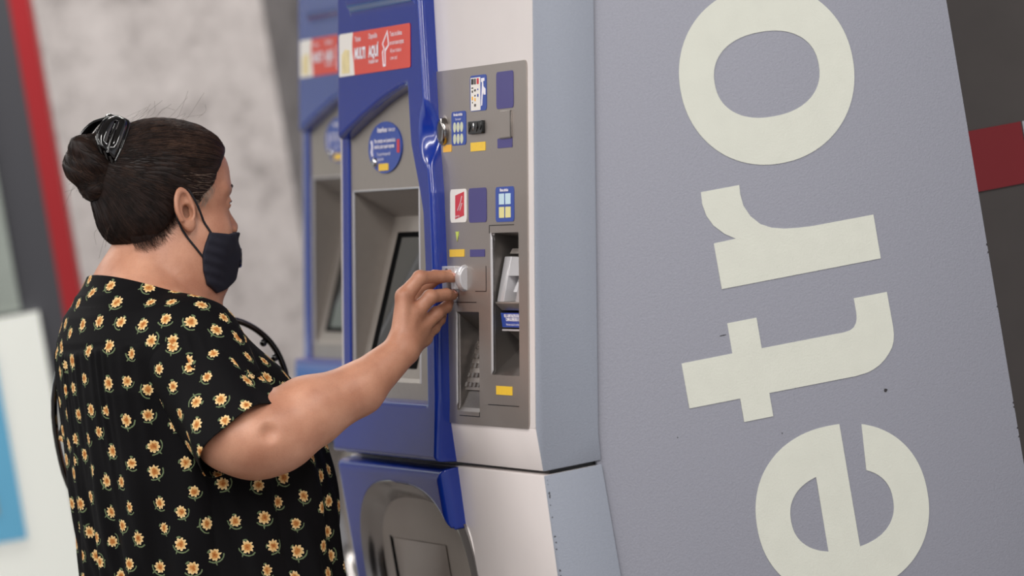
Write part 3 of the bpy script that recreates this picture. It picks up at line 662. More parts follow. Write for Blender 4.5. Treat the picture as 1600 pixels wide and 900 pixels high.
def dress_mat():
    m = mat('dress', (7, 6, 8), .75, spec=.12)
    nt = m.node_tree; b = nt.nodes['Principled BSDF']; N = nt.nodes; L = nt.links
    def math_(op, a, b_=None, c=None):
        n = N.new('ShaderNodeMath'); n.operation = op
        for i, q in enumerate((a, b_, c)):
            if q is None: continue
            if isinstance(q, (int, float)): n.inputs[i].default_value = q
            else: L.new(q, n.inputs[i])
        return n.outputs[0]
    uv = N.new('ShaderNodeUVMap'); uv.uv_map = 'flower'; sx = N.new('ShaderNodeSeparateXYZ'); L.new(uv.outputs[0], sx.inputs[0])
    uv2 = N.new('ShaderNodeUVMap'); uv2.uv_map = 'rnd'; s2 = N.new('ShaderNodeSeparateXYZ'); L.new(uv2.outputs[0], s2.inputs[0])
    x, y, rn = sx.outputs[0], sx.outputs[1], s2.outputs[0]
    r = math_('SQRT', math_('ADD', math_('MULTIPLY', x, x), math_('MULTIPLY', y, y)))
    a = math_('ARCTAN2', y, x)
    tc = N.new('ShaderNodeTexCoord'); nz = N.new('ShaderNodeTexNoise'); nz.inputs['Scale'].default_value = 330; nz.inputs['Detail'].default_value = 3
    L.new(tc.outputs['Object'], nz.inputs['Vector']); nf = nz.outputs['Fac']
    pet = math_('ABSOLUTE', math_('SINE', math_('ADD', math_('MULTIPLY', a, 4.5), math_('MULTIPLY', rn, 6.28))))
    R = math_('ADD', math_('MULTIPLY', pet, .0032), math_('ADD', .0034, math_('MULTIPLY', nf, .0078)))
    pm = math_('LESS_THAN', r, R)
    # curved stem and leaves: arcs round the flower
    arc1 = math_('LESS_THAN', math_('ABSOLUTE', math_('SUBTRACT', r, math_('ADD', .0138, math_('MULTIPLY', math_('SINE', math_('MULTIPLY', a, 2.0)), .0012)))), math_('MULTIPLY', nf, .0022))
    sec = math_('LESS_THAN', math_('ABSOLUTE', math_('ADD', a, .4)), 1.25)
    leaf1 = math_('MULTIPLY', arc1, sec)
    lx = math_('SUBTRACT', x, .0105); ly = math_('ADD', y, .0085)
    l2 = math_('LESS_THAN', math_('ADD', math_('MULTIPLY', math_('MULTIPLY', lx, lx), .8), math_('MULTIPLY', math_('POWER', math_('ADD', ly, math_('MULTIPLY', lx, .5)), 2.0), 6.0)), .0000125)
    lx3 = math_('ADD', x, .0115); ly3 = math_('ADD', y, .002)
    l3 = math_('LESS_THAN', math_('ADD', math_('MULTIPLY', math_('MULTIPLY', lx3, lx3), 3.5), math_('MULTIPLY', math_('MULTIPLY', ly3, ly3), .7)), .0000100)
    leaf = math_('MAXIMUM', leaf1, math_('MAXIMUM', l2, l3))
    pr = N.new('ShaderNodeValToRGB'); e = pr.color_ramp.elements
    e[0].position = .0; e[0].color = lin((146, 82, 38)); e[1].position = 1; e[1].color = lin((226, 202, 156))
    k = e.new(.33); k.color = lin((186, 124, 66)); k = e.new(.5); k.color = lin((212, 174, 116))
    L.new(math_('ADD', math_('DIVIDE', r, .0125), math_('MULTIPLY', math_('SUBTRACT', nf, .5), .9)), pr.inputs['Fac'])
    base = N.new('ShaderNodeMix'); base.data_type = 'RGBA'; base.inputs['A'].default_value = lin((7, 6, 8)); base.inputs['B'].default_value = lin((98, 110, 80))
    L.new(leaf, base.inputs['Factor'])
    mx = N.new('ShaderNodeMix'); mx.data_type = 'RGBA'; L.new(pm, mx.inputs['Factor']); L.new(base.outputs['Result'], mx.inputs['A']); L.new(pr.outputs['Color'], mx.inputs['B'])
    L.new(mx.outputs['Result'], b.inputs['Base Color'])
    return m
M['dress'] = dress_mat()

PB = Vector((-.487, 7.36, 0)); PYAW = radians(22)
pn = empty('person', PB, PYAW)
tag(pn, 'person in black floral dress and navy face mask reaching to the ticket machine', 'person')
# head frame inside the person frame (x forward, y left, z up)
HO = np.array([.0105, -.0042, 1.435]); hy, hpch = radians(5), radians(7)
HR = (np.array([[cos(hy), -sin(hy), 0], [sin(hy), cos(hy), 0], [0, 0, 1]]) @ np.array([[cos(hpch), 0, sin(hpch)], [0, 1, 0], [-sin(hpch), 0, cos(hpch)]])).astype(np.float32)
def toh(P): return (P - HO.astype(np.float32)) @ HR
def frh(p): return Vector(HO + HR.astype(float) @ np.array(p, float))
def frh_arr(v): return HO + v @ HR.T.astype(float)
def mir(P): Q = P.copy(); Q[:, 1] = np.abs(Q[:, 1]); return Q
def f_face(Q):          # head without ears, head frame
    A = mir(Q)
    d = sd_ell(Q, (-.004, 0, .047), (.099, .074, .081))
    d = smin(d, sd_ell(Q, (.043, 0, .008), (.053, .060, .085)), .03)
    d = smin(d, sd_ell(Q, (.043, 0, .058), (.050, .056, .042)), .02)
    d = smin(d, sd_ell(Q, (.040, 0, -.062), (.052, .054, .048)), .03)
    d = smin(d, sd_ell(Q, (.072, 0, -.098), (.020, .024, .019)), .02)
    d = smin(d, sd_ell(A, (.054, .035, -.036), (.032, .027, .032)), .02)
    d = smin(d, sd_ell(A, (.020, .050, -.060), (.040, .020, .050)), .02)
    d = smin(d, sd_cone(A, (.0945, .009, .028), (.073, .045, .029), .0090, .009), .012)
    d = smax(d, -(sd_ell(A, (.102, .030, .008), (.018, .018, .0125))), .012)
    d = smin(d, sd_cone(Q, (.086, 0, .010), (.1045, 0, -.026), .0075, .0105), .010)
    d = smin(d, sd_ell(A, (.098, .012, -.030), (.011, .008, .008)), .006)
    d = smin(d, sd_ell(Q, (.090, 0, -.064), (.016, .026, .010)), .010)
    lid = np.maximum(sd_ell(A, (.0785, .031, .009), (.0145, .0160, .0135)), -(np.abs(A[:, 2] - .0075) - .0028 + np.abs(A[:, 1] - .031) * .12) * 1.0)
    d = smin(d, lid, .004)
    # heavy cheek and jowl, double chin, thick neck
    d = smin(d, sd_ell(Q, (.034, 0, -.110), (.048, .050, .026)), .03)
    return d
def f_ear(A):
    d = np.full(len(A), 9, np.float32)
    q = A - np.array([.000, .0765, .001], np.float32)
    # tilt and spread of the ear plate
    t = radians(12); c, s = cos(t), sin(t); x = q[:, 0] * c + q[:, 2] * s; z = -q[:, 0] * s + q[:, 2] * c
    y = q[:, 1] + x * .38
    w = .0165 - .004 * (z < 0) * np.clip(-z / .03, 0, 1)
    R = np.sqrt((x / w) ** 2 + (z / .0295) ** 2 + 1e-9)
    plate = np.maximum((R - 1) * .014, np.abs(y) - .0035)
    rim = np.sqrt(((R - .88) * .0165) ** 2 + (y - .004) ** 2) - .0036
    rim = np.where(z < -.016, rim + .002, rim)
    anti = np.sqrt((((np.sqrt(((x - .002) / (w * .56)) ** 2 + ((z - .003) / .018) ** 2 + 1e-9)) - 1) * .009) ** 2 + (y - .002) ** 2) - .0026
    anti = np.where(x > .006, anti + .004, anti)
    lobe = sd_ell(np.stack([x, y, z], 1).astype(np.float32), (.003, .001, -.0235), (.0095, .005, .009))
    trag = sd_ell(np.stack([x, y, z], 1).astype(np.float32), (.0115, .002, -.004), (.005, .005, .0075))
    d = smin(smin(smin(smin(plate, rim, .003), anti, .003), lobe, .005), trag, .004)
    conch = sd_ell(np.stack([x, y, z], 1).astype(np.float32), (.003, .005, -.004), (.0085, .010, .0115))
    fossa = sd_ell(np.stack([x, y, z], 1).astype(np.float32), (.002, .0075, .0145), (.0075, .0060, .0085))
    d = smax(smax(d, -conch, .003), -fossa, .003)
    return d.astype(np.float32)
# joints of the reaching right arm and hand (person frame)
SH = (-.032, -.155, 1.248); EL = (-.0086, -.277, 1.1092); F1 = (.080, -.2696, 1.1312); F2 = (.1644, -.2606, 1.1489); WR = (.2422, -.2488, 1.1893)
FING = {'index': [(.2638, -.2414, 1.2636), (.2897, -.2465, 1.2856), (.3244, -.2368, 1.2813), (.3462, -.2294, 1.2756)],
        'middle': [(.2750, -.2405, 1.2367), (.3004, -.2454, 1.2560), (.3300, -.2326, 1.2545), (.3445, -.2222, 1.2510)],
        'ring': [(.2837, -.2332, 1.2149), (.3111, -.2314, 1.2302), (.3326, -.2174, 1.2357), (.3410, -.2111, 1.2407)],
        'little': [(.2890, -.2224, 1.1992), (.3110, -.2119, 1.2100), (.3261, -.2030, 1.2184), (.3328, -.1992, 1.2246)],
        'thumb': [(.2652, -.2128, 1.2110), (.2954, -.1970, 1.2600), (.3300, -.2010, 1.2795), (.3490, -.2140, 1.2785)]}
FR = {'index': (.0125, .0098, .0084, .0068), 'middle': (.0125, .0100, .0086, .0070), 'ring': (.0115, .0094, .0082, .0066), 'little': (.0105, .0082, .0072, .0058), 'thumb': (.0150, .0120, .0105, .0080)}
def f_hand(P):
    d = sd_cone(P, F2, WR, .0355, .0240)
    W1 = np.array(WR)
    for k in ('index', 'middle', 'ring', 'little'):
        a = FING[k][0]; b = tuple(W1 + (np.array(a) - W1) * .12 + np.array([0, 0, 0]))
        d = smin(d, sd_cone(P, b, a, .0175, .0125), .012)
    d = smin(d, sd_cone(P, tuple(W1 + np.array([.012, .016, .012])), FING['thumb'][1], .0185, .0125), .014)
    d = smin(d, sd_ell(P, (.272, -.222, 1.226), (.022, .016, .030)), .012)
    for k, j in FING.items():
        r = FR[k]; g = sd_cone(P, j[0], j[1], r[0], r[1])
        g = smin(g, sd_cone(P, j[1], j[2], r[1], r[2]), .004); g = smin(g, sd_cone(P, j[2], j[3], r[2], r[3]), .003)
        # knuckle thickening
        q = P - np.array(j[1], np.float32); g = smin(g, np.sqrt((q * q).sum(1)) - r[1] * 1.04, .003)
        d = smin(d, g, .0055 if k != 'thumb' else .008)
    # extensor tendons on the back of the hand
    for k in ('index', 'middle', 'ring'):
        a = np.array(FING[k][0]) + np.array([-.004, -.0085, .002]); b = W1 + (a - W1) * .35 + np.array([0, -.008, .004])
        d = smin(d, sd_cone(P, tuple(b), tuple(a), .0035, .0052), .008)
    return d
def f_arm(P):
    d = sd_cone(P, SH, EL, .060, .0475)
    d = smin(d, sd_cone(P, EL, F1, .0475, .0475), .03)
    d = smin(d, sd_cone(P, F1, F2, .0475, .0365), .02)
    d = smin(d, sd_ell(P, (.030, -.285, 1.100), (.050, .034, .040)), .02)
    d = smin(d, sd_ell(P, (-.042, -.268, 1.118), (.046, .044, .044)), .02)
    d = smin(d, sd_ell(P, (.006, -.282, 1.110), (.062, .046, .047)), .02)
    return smax(d, -sd_ell(P, (-.002, -.338, 1.120), (.009, .010, .009)), .014)
SL = (-.030, .165, 1.248); ELL = (-.045, .228, 1.06); WL = (.10, .215, .965)
def f_left(P):
    d = sd_cone(P, SL, ELL, .060, .048); d = smin(d, sd_cone(P, ELL, WL, .046, .027), .015)
    d = smin(d, sd_cone(P, WL, (.165, .195, .955), .022, .021), .012)
    for k in range(4):
        a = (.175, .205 - .004 * k, .975 - .019 * k); b = (.210, .185 - .004 * k, .972 - .019 * k); c = (.205, .160, .970 - .018 * k)
        d = smin(d, smin(sd_cone(P, a, b, .0105, .009), sd_cone(P, b, c, .009, .007), .003), .004)
    return smin(d, sd_cone(P, (.13, .185, .985), (.185, .168, .992), .012, .0085), .006)
ZT = [0, .44, .60, .75, .86, .93, 1.00, 1.07, 1.13, 1.20, 1.245, 1.275, 1.31, 1.345]
TX = [-.02, -.02, -.02, -.02, -.014, -.011, -.010, -.011, -.018, -.036, -.044, -.054, -.062, -.064]
TA = [.15, .165, .178, .180, .175, .172, .172, .169, .158, .138, .126, .114, .092, .062]
TS = [.17, .20, .225, .235, .232, .226, .222, .220, .215, .208, .196, .178, .140, .085]
def torso2(P, off=0.0, ex=2.25):
    z = P[:, 2]; cx = np.interp(z, ZT, TX); a = np.interp(z, ZT, TA) + off; s = np.interp(z, ZT, TS) + off
    R = ((np.abs(P[:, 0] - cx) / a) ** ex + (np.abs(P[:, 1]) / s) ** ex + 1e-9) ** (1 / ex)
    return ((R - 1) * np.minimum(a, s) * .93).astype(np.float32)
def f_chest(P, off=0.0):
    d = np.maximum(torso2(P, off), P[:, 2] - 1.325)
    A = mir(P)
    d = smin(d, sd_cone(A, (-.052, .045, 1.306), (-.034, .150, 1.257), .046 + off, .052 + off), .04)
    d = smin(d, sd_ell(A, (.066, .082, 1.132), (.060 + off, .080 + off, .070 + off)), .05)
    return d
def f_neck(P):
    d = sd_cone(P, (-.010, -.002, 1.385), (-.040, 0, 1.300), .060, .074)
    d = smin(d, sd_ell(P, (-.060, 0, 1.328), (.048, .085, .050)), .04)
    return smin(d, sd_cone(P, (.012, 0, 1.335), (.030, 0, 1.262), .043, .048), .04)
def f_body(P):
    d = np.full(len(P), 1.0, np.float32)
    def grp(mask, fn, k=.02):
        i = np.nonzero(mask)[0]
        if len(i): d[i] = smin(d[i], fn(P[i]).astype(np.float32), k)
    z, x, y = P[:, 2], P[:, 0], P[:, 1]
    grp((z > .70) & (z < 1.45), lambda Q: np.maximum(f_chest(Q, -.014), .78 - Q[:, 2]))
    def legs(Q):
        A = mir(Q)
        q = smin(sd_cone(A, (-.005, .095, .80), (.0, .095, .46), .098, .062), sd_cone(A, (.0, .095, .46), (-.02, .095, .09), .060, .040), .03)
        return smin(q, sd_cone(A, (-.02, .095, .07), (.09, .10, .04), .036, .026), .02)
    grp(z < .95, legs, .05)
    grp((z > 1.2), f_neck, .03)
    def head(Q):
        H = toh(Q); e = f_face(H)
        return smin(e, f_ear(mir(H)), .004)
    grp(z > 1.24, head, .022)
    grp((y < -.05) & (z > .95) & (z < 1.40) & (x < .3), f_arm, .02)
    grp((y < -.12) & (x > .12) & (z > 1.05) & (z < 1.36), f_hand, .012)
    grp((y > .08) & (z > .85) & (z < 1.40), f_left, .02)
    return d
body = sdf_obj('body', f_body, (-.27, -.36, -.002), (.375, .30, 1.60), .0023, M['skin'], pn, co=5)

# ---- hair: mass, strands and bun
HAIRP = [(-.20, -.044), (-.085, -.044), (-.060, -.045), (-.045, -.041), (-.030, -.031), (-.014, -.014), (-.004, .004), (.006, .016), (.016, .022), (.024, .006), (.030, .004), (.036, .018), (.052, .034), (.060, .052), (.074, .070), (.090, .086), (.093, .16), (-.20, .16)]
def f_hair(P):
    d = sd_ell(P, (-.004, 0, .048), (.106, .081, .088))
    d = smin(d, sd_ell(P, (-.036, 0, -.010), (.058, .064, .046)), .03)
    d = smin(d, sd_ell(P, (.045, 0, .060), (.052, .062, .052)), .03)
    ang = np.arctan2(P[:, 2] - .065, P[:, 0] + .10); rr = np.sqrt((P[:, 2] - .065) ** 2 + (P[:, 0] + .10) ** 2)
    d = d + .0003 * np.sin(ang * 63 + 4 * np.sin(P[:, 1] * 60) + 2.5 * np.sin(rr * 70)) * np.clip(rr / .05, 0, 1)
    return smax(d, sd_poly(P[:, 0], P[:, 2], HAIRP).astype(np.float32), .007).astype(np.float32)
hair = sdf_obj('hair', f_hair, (-.13, -.095, -.07), (.115, .095, .15), .0022, M['hair'], pn, xf=frh_arr)
def f_bun(P):
    d = sd_ell(P, (-.112, 0, .076), (.034, .036, .036))
    d = smin(d, sd_cone(P, (-.125, -.012, .098), (-.095, .016, .098), .018, .018), .008)
    d = smin(d, sd_ell(P, (-.100, 0, .045), (.028, .030, .024)), .008)
    d = smin(d, sd_ell(P, (-.085, 0, .075), (.030, .034, .045)), .012)
    t = np.arctan2(P[:, 1], P[:, 0] + .112) ; u = (P[:, 2] * .9 + (P[:, 0] + .1) * .5)
    return (d + .0005 * np.sin(u * 420 + 3 * np.sin(t * 2)) + .0012 * np.sin(u * 130 + 2 * t)).astype(np.float32)
bun = sdf_obj('hair_bun', f_bun, (-.165, -.06, .005), (-.04, .06, .135), .0018, M['hair'], hair, xf=frh_arr)
def strands(name, n, seed, m, parent, src, anchor, accept, rad, steps=14, reach=.9, lift=.0006):
    rg = random.Random(seed); me = src.data; bv = BVHTree.FromPolygons([v.co for v in me.vertices], [p.vertices for p in me.polygons])
    cu = bpy.data.curves.new(name, 'CURVE'); cu.dimensions = '3D'; cu.bevel_depth = 1.0; cu.bevel_resolution = 0
    polys = me.polygons; cnt = 0; tries = 0; A = frh(anchor)
    while cnt < n and tries < n * 40:
        tries += 1; p = polys[rg.randrange(len(polys))]; c = p.center.copy(); hc = toh(np.array([c[:]], np.float32))[0]
        if not accept(hc): continue
        L = (A - c).length; st_ = L * reach / steps * rg.uniform(.5, 1); pts = [c]; nm = p.normal
        jit = Vector((rg.uniform(-.006, .006), rg.uniform(-.006, .006), rg.uniform(-.008, .008)))
        for k in range(steps):
            q = pts[-1] + (A + jit - pts[-1]).normalized() * st_
            h = bv.find_nearest(q)
            if h[0] is None: break
            pts.append(h[0] + h[1] * lift * rg.uniform(.3, 1.6))
        sp_ = cu.splines.new('POLY'); sp_.points.add(len(pts) - 1)
        for k, (a_, b_) in enumerate(zip(sp_.points, pts)): a_.co = (*b_, 1); a_.radius = rad * (1 - .6 * abs(2 * k / len(pts) - 1) ** 3)
        cnt += 1
    me2 = curve_mesh(cu); me2.name = name; me2.materials.clear(); smooth(me2); o = link(name, me2, m, parent); o['kind'] = 'stuff'; return o
anc = (-.088, 0, .068); rsel = random.Random(2)
strands('hair_strands', 2600, 3, M['hair'], hair, hair, anc, lambda h: h[0] > -.08, .00030)
strands('hair_strands_brown', 1100, 15, M['hair_light'], hair, hair, anc, lambda h: h[0] > -.08 and (h[2] > .02 or rsel.random() < .35), .00016, reach=.9)
strands('hair_strands_light', 900, 5, M['hair_light'], hair, hair, anc, lambda h: h[2] > .07 and h[0] > 0 or h[0] > .05, .00026, reach=.7)
strands('hair_strands_grey', 260, 7, M['hair_grey'], hair, hair, anc, lambda h: h[0] > .018 and h[2] < .05, .00018, reach=.30)
strands('bun_strands', 500, 9, M['hair_light'], bun, bun, (-.085, .0, .055), lambda h: h[0] < -.09, .00022, reach=.9)
strands('bun_strands_dark', 700, 10, M['hair'], bun, bun, (-.085, .0, .055), lambda h: h[0] < -.08, .0004, reach=.9)
# loose flyaway hairs
rg = random.Random(12); cu = bpy.data.curves.new('flyaway_hair', 'CURVE'); cu.dimensions = '3D'; cu.bevel_depth = 1; cu.bevel_resolution = 0
fly = [((.0 + rg.uniform(-.05, .06), rg.uniform(-.05, .05), .132), (.03, .0, .020)) for _ in range(16)] + [((-.10, rg.uniform(-.05, .02), -.015), (-.012, -.004, -.03)) for _ in range(4)] + [((-.128, 0, .05), (-.02, -.01, -.015)) for _ in range(5)]
for c, dv in fly:
    sp_ = cu.splines.new('POLY'); pts = spline([c, np.array(c) + np.array(dv) * rg.uniform(.3, .7) + RNG.normal(0, .004, 3), np.array(c) + np.array(dv) * rg.uniform(.7, 1.3) + RNG.normal(0, .008, 3)], 9); sp_.points.add(8)
    for k, q in enumerate(pts): sp_.points[k].co = (*frh(q), 1); sp_.points[k].radius = .00013
me2 = curve_mesh(cu); me2.name = 'flyaway_hair'; me2.materials.clear(); o = link('flyaway_hair', me2, M['hair_light'], hair); o['kind'] = 'stuff'
# claw clip: two curved combs of glossy bars
clip = tube('hair_claw', [frh(q) for q in spline([(-.072, -.018, .135), (-.074, 0, .141), (-.072, .018, .135)], 9)], .0050, M['gloss_black'], hair, 8)
for sy in (-1, 1):
    arcs = [[(-.062, sy * .012, .138), (-.056, sy * .026, .130), (-.066, sy * .036, .112), (-.078, sy * .043, .092), (-.088, sy * .044, .076)],
            [(-.075, sy * .012, .1395), (-.092, sy * .022, .134), (-.104, sy * .030, .122), (-.110, sy * .034, .110), (-.109, sy * .037, .100)]]
    A0, A1 = spline(arcs[0], 16), spline(arcs[1], 16)
    v = []; f = []
    for i in range(16):
        for j in range(6): v.append(frh(A0[i] + (A1[i] - A0[i]) * j / 5 + np.array([0, sy * .003 * sin(pi * j / 5), .002 * sin(pi * j / 5)])))
    for i in range(15):
        for j in range(5):
            if not (2 <= j <= 2 and 4 <= i <= 11): f.append((i * 6 + j, i * 6 + j + 1, i * 6 + j + 7, i * 6 + j + 6))
    pl_ = mesh('claw_shell', v, f, M['gloss_black'], clip, True); md = pl_.modifiers.new('thick', 'SOLIDIFY'); md.thickness = .003; md.offset = 0
    for arc in (A0, A1, [(p * .5 + q * .5) + np.array([0, sy * .003, 0]) for p, q in zip(A0, A1)]):
        tube('claw_bar', [frh(q) for q in arc], .0024, M['gloss_black'], clip, 8)
    for k in range(4):
        q0 = A0[15] * (1 - k / 3) + A1[15] * k / 3
        tube('claw_tooth', [frh(q0), frh(q0 + np.array([.004, -sy * .002, -.010])), frh(q0 + np.array([.010, -sy * .006, -.018]))], [.0028, .0024, .0010], M['gloss_black'], clip, 8)

# ---- eyes, brows
for sy in (-1, 1):
    me = bpy.data.meshes.new('eyeball'); bm = bmesh.new(); bmesh.ops.create_uvsphere(bm, u_segments=20, v_segments=12, radius=.0122)
    bm.to_mesh(me); bm.free(); smooth(me); e = link('eyeball', me, M['eye'], pn); e.location = frh((.0780, sy * .031, .0075))
    me = bpy.data.meshes.new('iris'); bm = bmesh.new(); bmesh.ops.create_uvsphere(bm, u_segments=16, v_segments=10, radius=.0062)
    bm.to_mesh(me); bm.free(); smooth(me); k = link('iris', me, M['iris'], e); k.location = (.0070, 0, -.001)
    tube('eyebrow', [frh(q) for q in spline([(.1030, sy * .012, .0290), (.0960, sy * .030, .033), (.083, sy * .047, .030)], 10)], [.0012, .0022, .0026, .0028, .0027, .0025, .0022, .0018, .0013, .0007], M['hair_light'], pn, 6)
    tube('eyelashes', [frh(q) for q in spline([(.0935, sy * .020, .0098), (.0950, sy * .030, .0108), (.0885, sy * .042, .0088)], 8)], .0009, M['iris'], pn, 6)
# nails on the two visible finger tips
for k, out_ in (('index', (-.15, -.55, .80)), ('middle', (-.15, -.60, .75)), ('ring', (-.1, -.7, .6)), ('little', (-.1, -.7, .6)), ('thumb', (.2, .75, .5))):
    a, b = np.array(FING[k][2]), np.array(FING[k][3]); t = (b - a) / np.linalg.norm(b - a); o_ = np.array(out_); o_ -= t * (o_ @ t); o_ /= np.linalg.norm(o_); s_ = np.cross(t, o_); r = FR[k][3]
    v = []; f = []
    for i in range(6):
        for j in range(5):
            aa = (j - 2) * .42; rr = r + .0004
            c = b + t * (r * .85 - (5 - i) * r * .30); v.append(c + o_ * (rr * cos(aa) - .0016 * max(0, i - 3)) + s_ * rr * sin(aa) * (1 - .12 * max(0, i - 3)))
    for i in range(5):
        for j in range(4): f.append((i * 5 + j, i * 5 + j + 1, i * 5 + 6 + j, i * 5 + 5 + j))
    nl = mesh('fingernail', v, f, M['nail'], pn, True)
    md = nl.modifiers.new('thick', 'SOLIDIFY'); md.thickness = .0008; md.offset = 0

# ---- face mask with ear loops and valve
MP = [(.135, -.036), (.100, -.034), (.074, -.037), (.0395, -.0331), (.031, -.050), (.0258, -.0654), (.027, -.088), (.0332, -.108), (.054, -.121), (.076, -.116), (.100, -.104), (.135, -.09)]
def f_mask(P):
    d = f_body(frh_arr(P).astype(np.float32)) - .0042
    d = smin(d, sd_ell(P, (.0655, 0, -.068), (.042, .046, .045)), .02)
    d = smin(d, sd_cone(P, (.0900, 0, -.038), (.079, 0, -.097), .014, .016), .02)
    d = d + .0006 * np.sin(P[:, 2] * 420 + P[:, 0] * 120) * np.clip((.075 - P[:, 0]) / .03, 0, 1)
    return smax(d, sd_poly(P[:, 0], P[:, 2], MP).astype(np.float32), .003).astype(np.float32)
def push_out(pts, dist):
    P = np.array([tuple(p) for p in pts], np.float32)
    for _ in range(4):
        g = np.stack([(f_body(P + np.eye(3, dtype=np.float32)[k] * .001) - f_body(P - np.eye(3, dtype=np.float32)[k] * .001)) for k in range(3)], 1)
        g /= np.linalg.norm(g, axis=1)[:, None] + 1e-9; P = P + g * np.maximum(dist - f_body(P), 0)[:, None]
    return [tuple(p) for p in P.astype(float)]
mk = sdf_obj('face_mask', f_mask, (.005, -.10, -.15), (.14, .10, -.02), .0021, M['navy'], pn, xf=frh_arr)
for sy in (-1, 1):
    lp = [frh(q) for q in spline([(.041, sy * .0605, -.036), (.030, sy * .070, -.012), (.018, sy * .0765, .012), (.004, sy * .077, .032), (-.008, sy * .070, .024), (-.010, sy * .068, .0), (-.004, sy * .068, -.022), (.006, sy * .069, -.040), (.026, sy * .061, -.067)], 40)]
    tube('ear_loop', push_out(lp, .0012), .0017, M['cord'], mk, 8)
vd = (Vector((.86, -.45, -.05))).normalized(); vc = Vector((.1065, -.014, -.071)); vq = vd.orthogonal().normalized(); vr = vd.cross(vq)
v = []; f = []
for r_, h_ in ((.0150, -.004), (.0150, .0035), (.0132, .0055), (.0085, .0055), (.0075, .004), (.003, .004)):
    v += [frh(vc + vd * h_ + (vq * cos(2 * pi * k / 28) + vr * sin(2 * pi * k / 28)) * r_) for k in range(28)]
for i in range(5): f += [(i * 28 + k, i * 28 + (k + 1) % 28, i * 28 + 28 + (k + 1) % 28, i * 28 + 28 + k) for k in range(28)]
f.append(tuple(5 * 28 + k for k in range(28)))
recalc(mesh('mask_valve', v, f, M['gloss_black'], mk, True, 40))

def wisps(name, rows, rad, m):
    cu = bpy.data.curves.new(name, 'CURVE'); cu.dimensions = '3D'; cu.bevel_depth = 1; cu.bevel_resolution = 0
    P0 = [frh(q) for r in rows for q in r]; P1 = push_out(P0, .0006); k = 0
    for r in rows:
        pts = spline(P1[k:k + len(r)], 9); k += len(r); sp_ = cu.splines.new('POLY'); sp_.points.add(8)
        for j, q in enumerate(pts): sp_.points[j].co = (*q, 1); sp_.points[j].radius = rad * (1 - .6 * j / 8)
    me2 = curve_mesh(cu); me2.name = name; me2.materials.clear(); o = link(name, me2, m, hair); o['kind'] = 'stuff'
rg = random.Random(31); rows = []
for k in range(420):
    x = rg.uniform(-.074, -.004); zl = np.interp(x, [-.085, -.060, -.045, -.030, -.014, -.004], [-.042, -.043, -.039, -.029, -.012, .0])
    y = -sqrt(max(.0001, 1 - ((x + .02) / .085) ** 2)) * .060; l = rg.uniform(.004, .022) * rg.uniform(.5, 1)
    rows.append([(x, y, zl + .010), (x + .002 + .25 * l, y, zl - l * .35), (x + .004 + .45 * l + rg.uniform(-.006, .006), y, zl - l * .8)])
wisps('nape_wisps', rows, .00015, M['hair'])
rows = []
for k in range(70):
    x = rg.uniform(.022, .052); z = np.interp(x, [.022, .052], [.012, .038]); l = rg.uniform(.012, .024)
    rows.append([(x - .004, -.070, z + .004), (x + .002, -.072, z - l * .4), (x - .004 + rg.uniform(-.003, .003), -.074, z - l)])
wisps('temple_wisps', rows, .00020, M['hair_grey'])

# ---- dress: bodice and sleeves as own shells, printed with scattered flowers
def pleat(P, d):
    """gathers under the yoke and long soft folds"""
    x, y, z = P[:, 0], P[:, 1], P[:, 2]
    th = np.arctan2(y, -(x + .02)); sgl = th * .19
    yoke = 1.262 + .05 * np.abs(y)
    g = np.clip((yoke - z) / .012, 0, 1) * np.clip(1 - (yoke - z) / .26, 0, 1) * np.clip((.02 - x) / .05, 0, 1)
    d = d - .0019 * g * np.sin(sgl * 300 + 2.2 * np.sin(sgl * 47) + z * 9) * (.6 + .4 * np.sin(sgl * 90)) + .003 * np.clip((z - yoke + .004) / .006, 0, 1) * np.clip((.03 - x) / .04, 0, 1)
    lw = np.clip((1.22 - z) / .25, 0, 1)
    return d - .0045 * lw * np.sin(sgl * 74 + 1.5 * np.sin(z * 7) + z * 5) - .0022 * lw * np.sin(sgl * 150 - z * 12)
def f_dress(P):
    d = f_chest(P)
    d = smin(d, sd_ell(P, (.065, 0, 1.02), (.098, .160, .14)), .06)
    d = smin(d, f_neck(P) - .006, .03)
    d = smin(d, np.maximum(f_arm(P) - .008, 1.20 - P[:, 2]), .03)
    d = smin(d, np.maximum(f_left(P) - .008, 1.20 - P[:, 2]), .03)
    d = pleat(P, d)
    under = np.minimum(smin(smin(f_chest(P, -.014), f_neck(P), .03), np.maximum(f_arm(P), 1.20 - P[:, 2]), .03), np.maximum(f_left(P), 1.20 - P[:, 2])) - .007
    return np.maximum(np.maximum(np.minimum(d, under), .44 - P[:, 2]), P[:, 2] - 1.42).astype(np.float32)
def cut(o, co, no, dele=True):
    bm = bmesh.new(); bm.from_mesh(o.data)
    bmesh.ops.bisect_plane(bm, geom=bm.verts[:] + bm.edges[:] + bm.faces[:], plane_co=co, plane_no=no, clear_outer=True)
    bm.to_mesh(o.data); bm.free(); smooth(o.data)
